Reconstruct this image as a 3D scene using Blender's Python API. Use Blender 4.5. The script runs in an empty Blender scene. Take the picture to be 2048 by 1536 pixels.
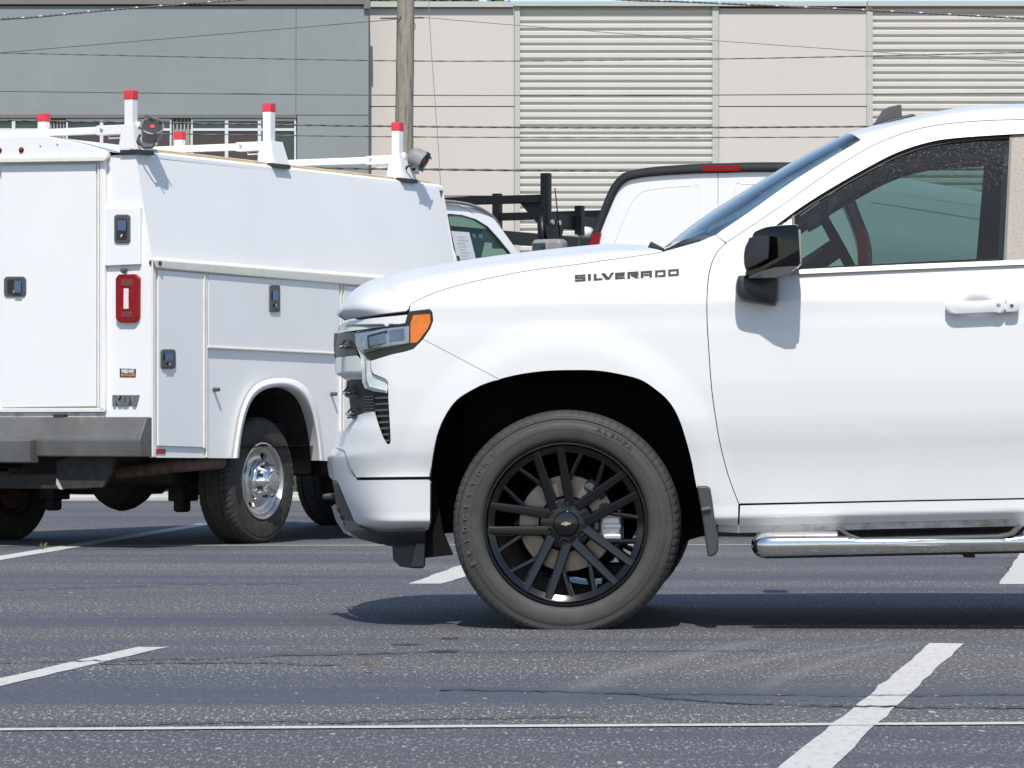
import bpy, bmesh, math, random
import numpy as np
from mathutils import Vector, Matrix
from mathutils.geometry import delaunay_2d_cdt
random.seed(7)
S = bpy.context.scene
COL = S.collection
# ------------------------------------------------------------------ camera
FPX, CX, CY, HOR, CH = 8000.0, 1024.0, 768.0, 842.0, 0.76
PITCH = math.atan((HOR - CY) / FPX)
cd = bpy.data.cameras.new('camera'); cam = bpy.data.objects.new('camera', cd); COL.objects.link(cam)
cd.sensor_width = 36.0; cd.lens = FPX / 2048 * 36.0; cd.clip_end = 3000; cd.clip_start = 0.5
cam.location = (0, 0, CH); cam.rotation_euler = (math.radians(90) + PITCH, 0, 0)
S.camera = cam
# ------------------------------------------------------------------ light
SUN_EL, SUN_AZ = 53.0, 1.5      # sun behind the camera, a little to its left
w = bpy.data.worlds.new("World"); S.world = w; w.use_nodes = True
nt = w.node_tree
sky = nt.nodes.new('ShaderNodeTexSky'); sky.sky_type = 'NISHITA'; sky.sun_disc = False
sky.sun_elevation = math.radians(SUN_EL); sky.sun_rotation = math.radians(180 + SUN_AZ)
sky.air_density = 1.0; sky.dust_density = 0.6; sky.ozone_density = 1.2
nt.links.new(sky.outputs[0], nt.nodes['Background'].inputs[0])
nt.nodes['Background'].inputs[1].default_value = 0.15
sd = bpy.data.lights.new('sun', 'SUN'); sun = bpy.data.objects.new('sun', sd); COL.objects.link(sun)
sd.energy = 4.5; sd.angle = math.radians(0.5); sd.color = (1.0, 0.955, 0.885)
_e, _a = math.radians(SUN_EL), math.radians(SUN_AZ)
sv = Vector((-math.sin(_a) * math.cos(_e), -math.cos(_a) * math.cos(_e), math.sin(_e)))
sun.rotation_euler = sv.to_track_quat('Z', 'Y').to_euler(); sun.location = (0, 0, 60)
S.view_settings.view_transform = 'Standard'; S.view_settings.look = 'None'
S.view_settings.exposure = 0.0; S.view_settings.gamma = 1.0
S.cycles.max_bounces = 8; S.cycles.transparent_max_bounces = 16
# ------------------------------------------------------------------ materials
def mat(name, col, rough=0.5, metal=0.0, coat=0.0, var=0.06, vs=6.0, bump=0.0, bs=60.0, spec=0.5, stretch=None, dirt=None, ds=3.0, dthr=0.55):
    m = bpy.data.materials.new(name); m.use_nodes = True
    t = m.node_tree; b = t.nodes['Principled BSDF']
    b.inputs['Roughness'].default_value = rough; b.inputs['Metallic'].default_value = metal
    b.inputs['Coat Weight'].default_value = coat; b.inputs['Coat Roughness'].default_value = 0.03
    b.inputs['Specular IOR Level'].default_value = spec
    tc = t.nodes.new('ShaderNodeTexCoord'); src = tc.outputs['Object']
    if stretch:
        mp = t.nodes.new('ShaderNodeMapping'); mp.inputs['Scale'].default_value = stretch
        t.links.new(src, mp.inputs[0]); src = mp.outputs[0]
    n = t.nodes.new('ShaderNodeTexNoise'); n.inputs['Scale'].default_value = vs; n.inputs['Detail'].default_value = 5
    t.links.new(src, n.inputs['Vector'])
    r = t.nodes.new('ShaderNodeValToRGB')
    r.color_ramp.elements[0].position = 0.3; r.color_ramp.elements[1].position = 0.7
    r.color_ramp.elements[0].color = tuple(c * (1 - var) for c in col) + (1,)
    r.color_ramp.elements[1].color = tuple(min(1, c * (1 + var)) for c in col) + (1,)
    t.links.new(n.outputs['Fac'], r.inputs[0]); out = r.outputs[0]
    if dirt:
        n3 = t.nodes.new('ShaderNodeTexNoise'); n3.inputs['Scale'].default_value = ds; n3.inputs['Detail'].default_value = 8
        n3.inputs['Roughness'].default_value = 0.7
        t.links.new(src, n3.inputs['Vector'])
        r3 = t.nodes.new('ShaderNodeValToRGB'); r3.color_ramp.elements[0].position = dthr; r3.color_ramp.elements[1].position = dthr + 0.18
        t.links.new(n3.outputs['Fac'], r3.inputs[0])
        mx = t.nodes.new('ShaderNodeMixRGB'); mx.inputs[2].default_value = tuple(dirt) + (1,)
        t.links.new(r3.outputs[0], mx.inputs[0]); t.links.new(out, mx.inputs[1]); out = mx.outputs[0]
    t.links.new(out, b.inputs['Base Color'])
    if bump > 0:
        n2 = t.nodes.new('ShaderNodeTexNoise'); n2.inputs['Scale'].default_value = bs; n2.inputs['Detail'].default_value = 4
        t.links.new(src, n2.inputs['Vector'])
        bp = t.nodes.new('ShaderNodeBump'); bp.inputs['Strength'].default_value = bump; bp.inputs['Distance'].default_value = 0.01
        t.links.new(n2.outputs['Fac'], bp.inputs['Height']); t.links.new(bp.outputs[0], b.inputs['Normal'])
    return m

def glass(name, tint, rough=0.0, ior=1.5, dust=0.0, extra=0.0):
    m = bpy.data.materials.new(name); m.use_nodes = True
    t = m.node_tree; t.nodes.remove(t.nodes['Principled BSDF']); out = t.nodes['Material Output']
    tr = t.nodes.new('ShaderNodeBsdfTransparent'); tr.inputs[0].default_value = tuple(tint) + (1,)
    gl = t.nodes.new('ShaderNodeBsdfGlossy'); gl.inputs['Roughness'].default_value = rough
    ge = t.nodes.new('ShaderNodeNewGeometry'); dt = t.nodes.new('ShaderNodeVectorMath'); dt.operation = 'DOT_PRODUCT'
    t.links.new(ge.outputs['Incoming'], dt.inputs[0]); t.links.new(ge.outputs['Normal'], dt.inputs[1])
    def mth(op, a, b_=None):
        k = t.nodes.new('ShaderNodeMath'); k.operation = op; k.use_clamp = op in ('SUBTRACT', 'ADD')
        for i_, v_ in ((0, a), (1, b_)):
            if v_ is None: continue
            if isinstance(v_, (int, float)): k.inputs[i_].default_value = v_
            else: t.links.new(v_, k.inputs[i_])
        return k.outputs[0]
    fac = mth('ADD', mth('MULTIPLY', mth('POWER', mth('SUBTRACT', 1.0, mth('ABSOLUTE', dt.outputs['Value'])), 5.0), 0.95), 0.045)
    if extra:
        ad = t.nodes.new('ShaderNodeMath'); ad.operation = 'ADD'; ad.use_clamp = True; ad.inputs[1].default_value = extra
        t.links.new(fac, ad.inputs[0]); fac = ad.outputs[0]
    mx = t.nodes.new('ShaderNodeMixShader')
    t.links.new(fac, mx.inputs[0]); t.links.new(tr.outputs[0], mx.inputs[1]); t.links.new(gl.outputs[0], mx.inputs[2])
    res = mx.outputs[0]
    if dust > 0:
        tc = t.nodes.new('ShaderNodeTexCoord'); vo = t.nodes.new('ShaderNodeTexNoise'); vo.inputs['Scale'].default_value = 260
        vo.inputs['Detail'].default_value = 2
        t.links.new(tc.outputs['Object'], vo.inputs['Vector'])
        rp = t.nodes.new('ShaderNodeValToRGB'); rp.color_ramp.elements[0].position = 0.60; rp.color_ramp.elements[1].position = 0.74
        t.links.new(vo.outputs['Fac'], rp.inputs[0])
        sx = t.nodes.new('ShaderNodeSeparateXYZ'); t.links.new(tc.outputs['Object'], sx.inputs[0])
        mr = t.nodes.new('ShaderNodeMapRange'); mr.inputs[1].default_value = 1.5; mr.inputs[2].default_value = 1.85
        mr.inputs[3].default_value = 0.02; mr.inputs[4].default_value = dust
        t.links.new(sx.outputs['Z'], mr.inputs[0])
        mu = t.nodes.new('ShaderNodeMath'); mu.operation = 'MULTIPLY'
        t.links.new(rp.outputs[0], mu.inputs[0]); t.links.new(mr.outputs[0], mu.inputs[1])
        df = t.nodes.new('ShaderNodeBsdfDiffuse'); df.inputs[0].default_value = (0.5, 0.53, 0.52, 1)
        m2 = t.nodes.new('ShaderNodeMixShader')
        t.links.new(mu.outputs[0], m2.inputs[0]); t.links.new(res, m2.inputs[1]); t.links.new(df.outputs[0], m2.inputs[2]); res = m2.outputs[0]
    t.links.new(res, out.inputs[0])
    return m

M = {}
M['paint'] = mat('white_paint', (0.665, 0.667, 0.668), 0.55, coat=0.6, spec=0.2, var=0.012, vs=1.5)
M['paint_dirty'] = mat('dusty_white_paint', (0.62, 0.615, 0.59), 0.6, var=0.05, dirt=(0.30, 0.27, 0.22), ds=9, dthr=0.5)
M['fleet'] = mat('fleet_white', (0.78, 0.78, 0.775), 0.5, coat=0.12, spec=0.3, var=0.02, vs=2.0, dirt=(0.60, 0.585, 0.54), ds=24, dthr=0.72)
M['fleet_edge'] = mat('fleet_white_yellowed', (0.74, 0.72, 0.66), 0.45, var=0.05, vs=14, dirt=(0.55, 0.47, 0.33), ds=20, dthr=0.62)
M['blackgloss'] = mat('gloss_black', (0.002, 0.002, 0.0025), 0.045, coat=0.15, var=0.05)
M['blackplastic'] = mat('black_plastic', (0.022, 0.023, 0.024), 0.42, var=0.12, bump=0.05, bs=400)
M['greyplastic'] = mat('grey_plastic', (0.075, 0.078, 0.08), 0.5, var=0.1, bump=0.05, bs=300)
M['flap'] = mat('mud_flap_rubber', (0.045, 0.047, 0.048), 0.5, var=0.1)
M['paddle'] = mat('latch_steel', (0.38, 0.40, 0.43), 0.12, metal=1.0)
M['stain'] = mat('oil_stain', (0.035, 0.032, 0.030), 0.7, var=0.5, vs=8)
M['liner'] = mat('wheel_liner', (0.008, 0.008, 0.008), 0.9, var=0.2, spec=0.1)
M['under'] = mat('dirty_steel', (0.03, 0.028, 0.026), 0.8, var=0.35, vs=20)
M['rust'] = mat('rusty_steel', (0.10, 0.062, 0.042), 0.8, var=0.4, vs=18)
M['rubber'] = mat('tyre_rubber', (0.050, 0.049, 0.048), 0.62, var=0.14, vs=14, bump=0.06, bs=220, spec=0.35)
M['rubber_letters'] = mat('tyre_lettering', (0.078, 0.077, 0.075), 0.55, var=0.1)
M['rubber_dark'] = mat('worn_tyre_rubber', (0.045, 0.042, 0.038), 0.75, var=0.25, vs=20, bump=0.1, bs=150, spec=0.25)
M['wheelgloss'] = mat('wheel_gloss_black', (0.002, 0.002, 0.0025), 0.13, var=0.05, spec=0.6)
M['disc'] = mat('brake_disc', (0.25, 0.205, 0.17), 0.38, metal=0.75, var=0.15, vs=30)
M['alu'] = mat('cast_aluminium', (0.55, 0.56, 0.58), 0.35, metal=0.8, var=0.08)
M['chrome'] = mat('chrome', (0.72, 0.73, 0.75), 0.07, metal=1.0, var=0.02)
M['chrome_dirty'] = mat('dusty_chrome', (0.70, 0.70, 0.69), 0.11, metal=1.0, var=0.06, vs=14, dirt=(0.52, 0.48, 0.43), ds=16, dthr=0.55)
M['molding'] = mat('satin_moulding', (0.36, 0.345, 0.32), 0.42, metal=0.5, spec=0.3, var=0.03)
M['seal'] = mat('rubber_seal', (0.035, 0.03, 0.026), 0.45, var=0.1)
M['pillar'] = mat('pillar_film', (0.30, 0.255, 0.222), 0.45, spec=0.25, var=0.22, vs=170)
M['amber'] = mat('amber_lens', (0.62, 0.155, 0.005), 0.2, coat=0.3, var=0.12, vs=60)
M['redlens'] = mat('red_lens', (0.22, 0.004, 0.009), 0.3, spec=0.25, coat=0.1, var=0.2, vs=50)
M['redlens_dark'] = mat('dark_red_lens', (0.14, 0.006, 0.012), 0.2, coat=0.8, var=0.4, vs=90)
M['redtape'] = mat('red_reflector', (0.34, 0.015, 0.022), 0.35, var=0.25, vs=120)
M['redcap'] = mat('red_rubber_cap', (0.62, 0.045, 0.06), 0.55, var=0.1, vs=30, dirt=(0.25, 0.03, 0.04), ds=18, dthr=0.6)
M['whitelens'] = mat('white_led_lens', (0.75, 0.62, 0.62), 0.2, var=0.3, vs=110)
M['reflector'] = mat('lamp_reflector', (0.28, 0.31, 0.36), 0.2, metal=0.25, var=0.25, vs=40)
M['reflector_dark'] = mat('lamp_projector', (0.10, 0.11, 0.15), 0.12, metal=0.2, coat=1, var=0.4, vs=20)
M['drl'] = mat('light_guide', (0.62, 0.68, 0.66), 0.15, coat=1, var=0.1, vs=60)
M['badge'] = mat('badge_black', (0.010, 0.010, 0.011), 0.4, spec=0.2)
M['gold'] = mat('emblem_gold', (0.75, 0.50, 0.16), 0.3, metal=0.8)
M['interior'] = mat('cabin_trim', (0.016, 0.020, 0.030), 0.7, var=0.2)
M['trim'] = mat('pillar_trim', (0.03, 0.042, 0.065), 0.7)
M['glass'] = glass('side_glass', (0.27, 0.41, 0.385), dust=0.8, extra=0.0)
M['glass_clean'] = glass('side_glass_far', (0.50, 0.60, 0.57))
M['windshield'] = glass('windshield_glass', (0.45, 0.62, 0.72), extra=0.30)
M['lensglass'] = glass('clear_lens', (0.93, 0.95, 0.96), ior=1.45)
M['cabglass'] = glass('cab_glass', (0.50, 0.66, 0.58))
M['paper'] = mat('paper', (0.78, 0.79, 0.80), 0.8, var=0.02)
M['ink'] = mat('print_ink', (0.45, 0.46, 0.48), 0.8)
M['bumper'] = mat('bumper_coating', (0.095, 0.095, 0.092), 0.6, var=0.22, vs=5, bump=0.15, bs=90, dirt=(0.15, 0.145, 0.13), ds=12, dthr=0.56)
M['stickerblack'] = mat('sticker_black', (0.03, 0.028, 0.028), 0.4)
M['orange'] = mat('sticker_orange', (0.75, 0.25, 0.03), 0.5)
M['white'] = mat('print_white', (0.75, 0.75, 0.75), 0.5)
M['badgegrey'] = mat('badge_grey', (0.13, 0.155, 0.165), 0.4, var=0.15, vs=30)
M['steelwheel'] = mat('polished_wheel', (0.56, 0.55, 0.53), 0.36, metal=0.85, var=0.08, vs=8)
M['rackblack'] = mat('rack_black', (0.007, 0.007, 0.009), 0.4, spec=0.3, var=0.2)
M['lightgrey'] = mat('lamp_casing', (0.24, 0.235, 0.235), 0.5, var=0.15, vs=30, bump=0.05)
M['concrete'] = mat('concrete', (0.42, 0.41, 0.39), 0.9, var=0.12, vs=3, bump=0.1)
M['beige'] = mat('beige_stucco', (0.56, 0.512, 0.478), 0.9, var=0.02, vs=0.6, bump=0.15, bs=30)
M['beige_trim'] = mat('grey_trim', (0.44, 0.44, 0.425), 0.6, var=0.03)
M['slat'] = mat('corrugated_metal', (0.575, 0.545, 0.505), 0.5, var=0.03, vs=1.0)
M['grey'] = mat('grey_stucco', (0.235, 0.255, 0.265), 0.9, var=0.04, vs=0.5, bump=0.12, bs=30, dirt=(0.26, 0.28, 0.29), ds=0.8, dthr=0.5)
M['brown'] = mat('brown_fascia', (0.17, 0.15, 0.14), 0.6, var=0.05)
M['darkjoint'] = mat('joint_filler', (0.16, 0.16, 0.16), 0.9)
M['frame'] = mat('window_frame', (0.60, 0.64, 0.68), 0.4, var=0.03)
M['pane'] = mat('dark_pane', (0.045, 0.022, 0.024), 0.08, coat=0.3, var=0.3, vs=1.0)
M['pane_green'] = mat('green_pane', (0.025, 0.045, 0.032), 0.08, coat=0.3, var=0.3, vs=1.0)
M['spandrel'] = mat('corrugated_spandrel', (0.36, 0.35, 0.32), 0.6)
M['bark'] = mat('tree_bark', (0.12, 0.09, 0.06), 0.9, var=0.3)
M['leaf'] = mat('tree_leaf', (0.07, 0.11, 0.03), 0.6, var=0.5, vs=1.5)
M['grass'] = mat('grass_blade', (0.072, 0.085, 0.034), 0.7, var=0.4, vs=2)
M['dryweed'] = mat('dry_weed', (0.16, 0.15, 0.07), 0.8)
M['deadleaf'] = mat('dry_leaf', (0.11, 0.06, 0.035), 0.8, var=0.3, vs=40)
M['wire'] = mat('wire', (0.09, 0.088, 0.085), 0.45, var=0.3, vs=5)
M['wire_light'] = mat('wire_wrap', (0.55, 0.55, 0.53), 0.3, metal=0.6)
M['tan'] = mat('sealant', (0.62, 0.48, 0.27), 0.7, var=0.15, vs=9)
M['crack'] = mat('crack_filler', (0.05, 0.048, 0.046), 0.9, var=0.3, vs=4)
M['pole'] = mat('weathered_wood', (0.27, 0.25, 0.20), 0.9, var=0.55, vs=5, bump=0.6, bs=30, stretch=(6, 6, 0.5), dirt=(0.14, 0.125, 0.09), ds=5, dthr=0.52)
M['dust'] = mat('dusty_glass', (0.10, 0.11, 0.12), 0.25, var=0.1)

def asphalt_mat():
    m = bpy.data.materials.new('asphalt'); m.use_nodes = True
    t = m.node_tree; N = t.nodes; L = t.links; b = N['Principled BSDF']; b.inputs['Roughness'].default_value = 0.78
    b.inputs['Specular IOR Level'].default_value = 0.4
    tc = N.new('ShaderNodeTexCoord')
    def noise(scale, vec, det=3, rough=0.55):
        mp = N.new('ShaderNodeMapping'); mp.inputs['Scale'].default_value = vec; L.new(tc.outputs['Object'], mp.inputs[0])
        n = N.new('ShaderNodeTexNoise'); n.inputs['Scale'].default_value = scale; n.inputs['Detail'].default_value = det
        n.inputs['Roughness'].default_value = rough; L.new(mp.outputs[0], n.inputs['Vector']); return n.outputs['Fac']
    def ramp(v, a, bb, ca=(0, 0, 0, 1), cb=(1, 1, 1, 1)):
        r = N.new('ShaderNodeValToRGB'); r.color_ramp.elements[0].position = a; r.color_ramp.elements[1].position = bb
        r.color_ramp.elements[0].color = ca; r.color_ramp.elements[1].color = cb; L.new(v, r.inputs[0]); return r.outputs[0]
    def mul(a, c):
        k = N.new('ShaderNodeMath'); k.operation = 'MULTIPLY'; L.new(a, k.inputs[0])
        if isinstance(c, float): k.inputs[1].default_value = c
        else: L.new(c, k.inputs[1])
        return k.outputs[0]
    def mix(f, a, c):
        k = N.new('ShaderNodeMixRGB'); L.new(f, k.inputs[0])
        for i, v in ((1, a), (2, c)):
            if isinstance(v, tuple): k.inputs[i].default_value = v
            else: L.new(v, k.inputs[i])
        return k.outputs[0]
    bands = ramp(noise(1.0, (0.07, 0.75, 1), 5, 0.6), 0.42, 0.60)
    base = mix(bands, (0.050, 0.059, 0.085, 1), (0.078, 0.077, 0.078, 1))
    fine = ramp(noise(55.0, (1, 0.22, 1), 3, 0.7), 0.25, 0.75)
    base = mix(mul(fine, 0.45), base, (0.115, 0.115, 0.12, 1))
    wear = ramp(noise(2.2, (0.22, 0.9, 1), 5, 0.6), 0.45, 0.75)
    base = mix(mul(wear, 0.25), base, (0.115, 0.117, 0.125, 1))
    # pale stones
    dn = N.new('ShaderNodeMath'); dn.operation = 'MULTIPLY_ADD'; dn.use_clamp = True; L.new(bands, dn.inputs[0]); dn.inputs[1].default_value = 0.75; L.new(mul(ramp(noise(1.0, (0.14, 1.3, 1), 6, 0.7), 0.42, 0.66), 0.7), dn.inputs[2]); dens = dn.outputs[0]
    for sc, th, col, k in ((190.0, 0.57, (0.25, 0.235, 0.21, 1), 0.9), (120.0, 0.63, (0.42, 0.39, 0.35, 1), 0.85), (60.0, 0.74, (0.50, 0.47, 0.43, 1), 0.8)):
        sp = ramp(noise(sc, (0.75, 0.12, 1), 1, 0.5), th, th + 0.05)
        base = mix(mul(mul(sp, dens), k), base, col)
    sp2 = ramp(noise(60.0, (0.6, 0.16, 1), 1, 0.5), 0.735, 0.76)
    base = mix(mul(sp2, 0.7), base, (0.5, 0.48, 0.44, 1))
    # darker streaks
    dk = ramp(noise(1.6, (0.12, 1.4, 1), 6, 0.6), 0.62, 0.70)
    base = mix(mul(dk, 0.35), base, (0.055, 0.054, 0.056, 1))
    # pale tyre scuffs curving across the aisle
    sx = N.new('ShaderNodeSeparateXYZ'); L.new(tc.outputs['Object'], sx.inputs[0])
    def m2(op, a, c):
        k = N.new('ShaderNodeMath'); k.operation = op
        for i_, v_ in ((0, a), (1, c)):
            if isinstance(v_, (int, float)): k.inputs[i_].default_value = v_
            else: L.new(v_, k.inputs[i_])
        return k.outputs[0]
    for y0, a0_, b0_, c0_, yl, yh, wd_ in ((11.4, .19, .20, .03, 10.9, 14.1, .10), (12.08, .57, .28, .10, 11.8, 13.9, .06), (12.6, 1.0, .30, .05, 11.0, 14.0, .05)):
        d = m2('SUBTRACT', sx.outputs['Y'], y0); q = m2('ADD', m2('MULTIPLY', d, b0_), m2('MULTIPLY', m2('MULTIPLY', d, d), c0_))
        e = m2('ABSOLUTE', m2('SUBTRACT', m2('SUBTRACT', sx.outputs['X'], a0_), q), 0.0)
        mr_ = N.new('ShaderNodeMapRange'); mr_.inputs[1].default_value = 0; mr_.inputs[2].default_value = wd_; mr_.inputs[3].default_value = 1; mr_.inputs[4].default_value = 0; L.new(e, mr_.inputs[0])
        lo = N.new('ShaderNodeMapRange'); lo.inputs[1].default_value = yl; lo.inputs[2].default_value = yl + .8; L.new(sx.outputs['Y'], lo.inputs[0])
        hi = N.new('ShaderNodeMapRange'); hi.inputs[1].default_value = yh; hi.inputs[2].default_value = yh - .5; L.new(sx.outputs['Y'], hi.inputs[0])
        base = mix(mul(mul(mul(mr_.outputs[0], lo.outputs[0]), hi.outputs[0]), 0.32), base, (0.24, 0.235, 0.225, 1))
    L.new(base, b.inputs['Base Color'])
    bp = N.new('ShaderNodeBump'); bp.inputs['Strength'].default_value = 0.35; bp.inputs['Distance'].default_value = 0.006
    L.new(noise(120.0, (1, 0.4, 1), 3, 0.6), bp.inputs['Height']); L.new(bp.outputs[0], b.inputs['Normal'])
    return m
M['asphalt'] = asphalt_mat()

def line_mat():
    m = bpy.data.materials.new('line_paint'); m.use_nodes = True
    t = m.node_tree; N = t.nodes; L = t.links; b = N['Principled BSDF']; b.inputs['Roughness'].default_value = 0.7
    tc = N.new('ShaderNodeTexCoord')
    mp = N.new('ShaderNodeMapping'); mp.inputs['Scale'].default_value = (1, 0.25, 1); L.new(tc.outputs['Object'], mp.inputs[0])
    n = N.new('ShaderNodeTexNoise'); n.inputs['Scale'].default_value = 45; n.inputs['Detail'].default_value = 6; n.inputs['Roughness'].default_value = 0.7
    L.new(mp.outputs[0], n.inputs['Vector'])
    r = N.new('ShaderNodeValToRGB'); r.color_ramp.elements[0].position = 0.30; r.color_ramp.elements[1].position = 0.50
    r.color_ramp.elements[0].color = (0.38, 0.37, 0.345, 1); r.color_ramp.elements[1].color = (0.54, 0.53, 0.50, 1)
    L.new(n.outputs['Fac'], r.inputs[0]); L.new(r.outputs[0], b.inputs['Base Color'])
    return m
M['line'] = line_mat()
# ------------------------------------------------------------------ frames: a vehicle's own axes, found in the photograph
cp, sp_ = math.cos(PITCH), math.sin(PITCH)
def ray(px, py):
    x = (px - CX) / FPX; yu = (CY - py) / FPX
    return (x, cp - sp_ * yu, sp_ + cp * yu)
def ground(px, py, z=0.0):
    r = ray(px, py); t = (z - CH) / r[2]; return (r[0] * t, r[1] * t)
def wall(px, py, Y):
    r = ray(px, py); t = Y / r[1]; return (r[0] * t, CH + r[2] * t)
class Frame:
    def __init__(s, ox, oy, deg):
        s.o = (ox, oy); s.a = math.radians(deg); s.c, s.s = math.cos(s.a), math.sin(s.a)
    # local X = (c,-s)  local Y = (s,c)
    def _loc(s, px, py):
        r = ray(px, py); ox, oy = -s.o[0], -s.o[1]
        return (ox * s.c - oy * s.s, ox * s.s + oy * s.c), (r[0] * s.c - r[1] * s.s, r[0] * s.s + r[1] * s.c, r[2])
    def Y(s, px, py, y):
        o, d = s._loc(px, py); t = (y - o[1]) / d[1]; return Vector((o[0] + d[0] * t, y, CH + d[2] * t))
    def X(s, px, py, x):
        o, d = s._loc(px, py); t = (x - o[0]) / d[0]; return Vector((x, o[1] + d[1] * t, CH + d[2] * t))
# ------------------------------------------------------------------ builders
def link(o, parent=None):
    COL.objects.link(o)
    if parent: o.parent = parent
    return o
def mesh(name, vs, fs, m, parent=None, smooth=False, bevel=0.0, seg=2, uniq=None):
    me = bpy.data.meshes.new(name); me.from_pydata([tuple(v) for v in vs], [], fs); me.validate()
    bm = bmesh.new(); bm.from_mesh(me); bmesh.ops.recalc_face_normals(bm, faces=bm.faces); bm.to_mesh(me); bm.free()
    if m: me.materials.append(M[m] if isinstance(m, str) else m)
    if smooth: me.polygons.foreach_set('use_smooth', [True] * len(me.polygons))
    o = link(bpy.data.objects.new(name, me), parent)
    if bevel > 0:
        b = o.modifiers.new('bevel', 'BEVEL'); b.width = bevel; b.segments = seg; b.limit_method = 'ANGLE'; b.angle_limit = math.radians(35)
        me.polygons.foreach_set('use_smooth', [True] * len(me.polygons))
        for e in me.edges: pass
        b.harden_normals = False
        o.modifiers.new('wn', 'WEIGHTED_NORMAL').keep_sharp = True
    return o
def thing(name, label, cat, loc=(0, 0, 0), rz=0.0, group=None):
    o = bpy.data.objects.new(name, None); o.empty_display_size = 0.2; COL.objects.link(o)
    o.location = loc; o.rotation_euler = (0, 0, rz); o['label'] = label; o['category'] = cat
    if group: o['group'] = group
    return o
def empty(name, parent, loc=(0, 0, 0), rot=(0, 0, 0)):
    o = bpy.data.objects.new(name, None); link(o, parent); o.location = loc; o.rotation_euler = rot; return o
def tag(o, label, cat, group=None):
    o['label'] = label; o['category'] = cat
    if group: o['group'] = group
    return o
def struct(o): o['kind'] = 'structure'; return o
def stuff(o): o['kind'] = 'stuff'; return o
def box(name, a, b, m, parent=None, bevel=0.0, rot=None, seg=2):
    c = [(a[i] + b[i]) / 2 for i in range(3)]; h = [abs(b[i] - a[i]) / 2 for i in range(3)]
    vs = [(sx * h[0], sy * h[1], sz * h[2]) for sx in (-1, 1) for sy in (-1, 1) for sz in (-1, 1)]
    fs = [(0, 1, 3, 2), (4, 6, 7, 5), (0, 4, 5, 1), (2, 3, 7, 6), (0, 2, 6, 4), (1, 5, 7, 3)]
    if rot:
        o = mesh(name, vs, fs, m, parent, bevel=bevel, seg=seg); o.location = c; o.rotation_euler = rot; return o
    return mesh(name, [(v[0] + c[0], v[1] + c[1], v[2] + c[2]) for v in vs], fs, m, parent, bevel=bevel, seg=seg)
def hexa(name, p8, m, parent=None, bevel=0.0, seg=2):
    """8 corners: front loop of 4 then back loop of 4"""
    fs = [(0, 1, 2, 3), (7, 6, 5, 4)] + [(i, (i + 1) % 4, 4 + (i + 1) % 4, 4 + i) for i in range(4)]
    return mesh(name, p8, fs, m, parent, bevel=bevel, seg=seg)
def plate(name, F, poly, d, thick, m, parent, plane='y', bevel=0.0, seg=2):
    """traced outline at its own plane, given real thickness (from d to d+thick)"""
    f = F.Y if plane == 'y' else F.X; k = 1 if plane == 'y' else 0
    a = [f(p[0], p[1], d) for p in poly]; b = [v.copy() for v in a]
    for v in b: v[k] += thick
    n = len(a); fs = [tuple(range(n)), tuple(range(2 * n - 1, n - 1, -1))] + [(i, (i + 1) % n, n + (i + 1) % n, n + i) for i in range(n)]
    return mesh(name, a + b, fs, m, parent, bevel=bevel, seg=seg)
def tube(name, pts, r, m, parent=None, seg=10, radii=None, closed=False):
    pts = [Vector(p) for p in pts]; n = len(pts); vs = []; fs = []
    up = Vector((0, 0, 1)); prev = None
    for i, p in enumerate(pts):
        if closed: t = (pts[(i + 1) % n] - pts[i - 1])
        else: t = pts[min(i + 1, n - 1)] - pts[max(i - 1, 0)]
        t.normalize()
        if prev is None: a = t.cross(up if abs(t.z) < 0.9 else Vector((1, 0, 0)))
        else: a = prev - t * prev.dot(t)
        a.normalize(); prev = a; b = t.cross(a); rr = radii[i] if radii else r
        for k in range(seg):
            an = 2 * math.pi * k / seg; vs.append(p + (a * math.cos(an) + b * math.sin(an)) * rr)
    m_ = n if closed else n - 1
    for i in range(m_):
        for k in range(seg):
            j = (i + 1) % n; fs.append((i * seg + k, i * seg + (k + 1) % seg, j * seg + (k + 1) % seg, j * seg + k))
    if not closed: fs += [tuple(range(seg)), tuple(range((n - 1) * seg, n * seg))]
    return mesh(name, vs, fs, m, parent, smooth=True)
def bar(name, a, b, wdt, m, parent=None, bevel=0.004, up=(0, 0, 1), h=None):
    a = Vector(a); b = Vector(b); t = (b - a).normalized(); u = Vector(up)
    if abs(t.dot(u)) > 0.95: u = Vector((1, 0, 0))
    s = t.cross(u).normalized(); u = s.cross(t).normalized(); h = h or wdt
    c = [(-1, -1), (1, -1), (1, 1), (-1, 1)]
    return hexa(name, [a + s * (x * wdt / 2) + u * (y * h / 2) for x, y in c] + [b + s * (x * wdt / 2) + u * (y * h / 2) for x, y in c], m, parent, bevel)
def lathe(name, prof, m, parent=None, seg=64, axis='y', loc=(0, 0, 0), smooth=True, close=False):
    """prof: (radius, axial) pairs; axis y: ring in the XZ plane"""
    vs = []; fs = []; n = len(prof)
    for i in range(seg):
        a = 2 * math.pi * i / seg; c, s = math.cos(a), math.sin(a)
        for r, y in prof: vs.append((r * c, y, r * s))
    for i in range(seg):
        j = (i + 1) % seg
        for k in range(n - 1 if not close else n): fs.append((i * n + k, i * n + (k + 1) % n, j * n + (k + 1) % n, j * n + k))
    o = mesh(name, vs, fs, m, parent, smooth=smooth); o.location = loc
    if smooth:
        e = o.modifiers.new('es', 'EDGE_SPLIT'); e.split_angle = math.radians(40)
    return o
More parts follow.
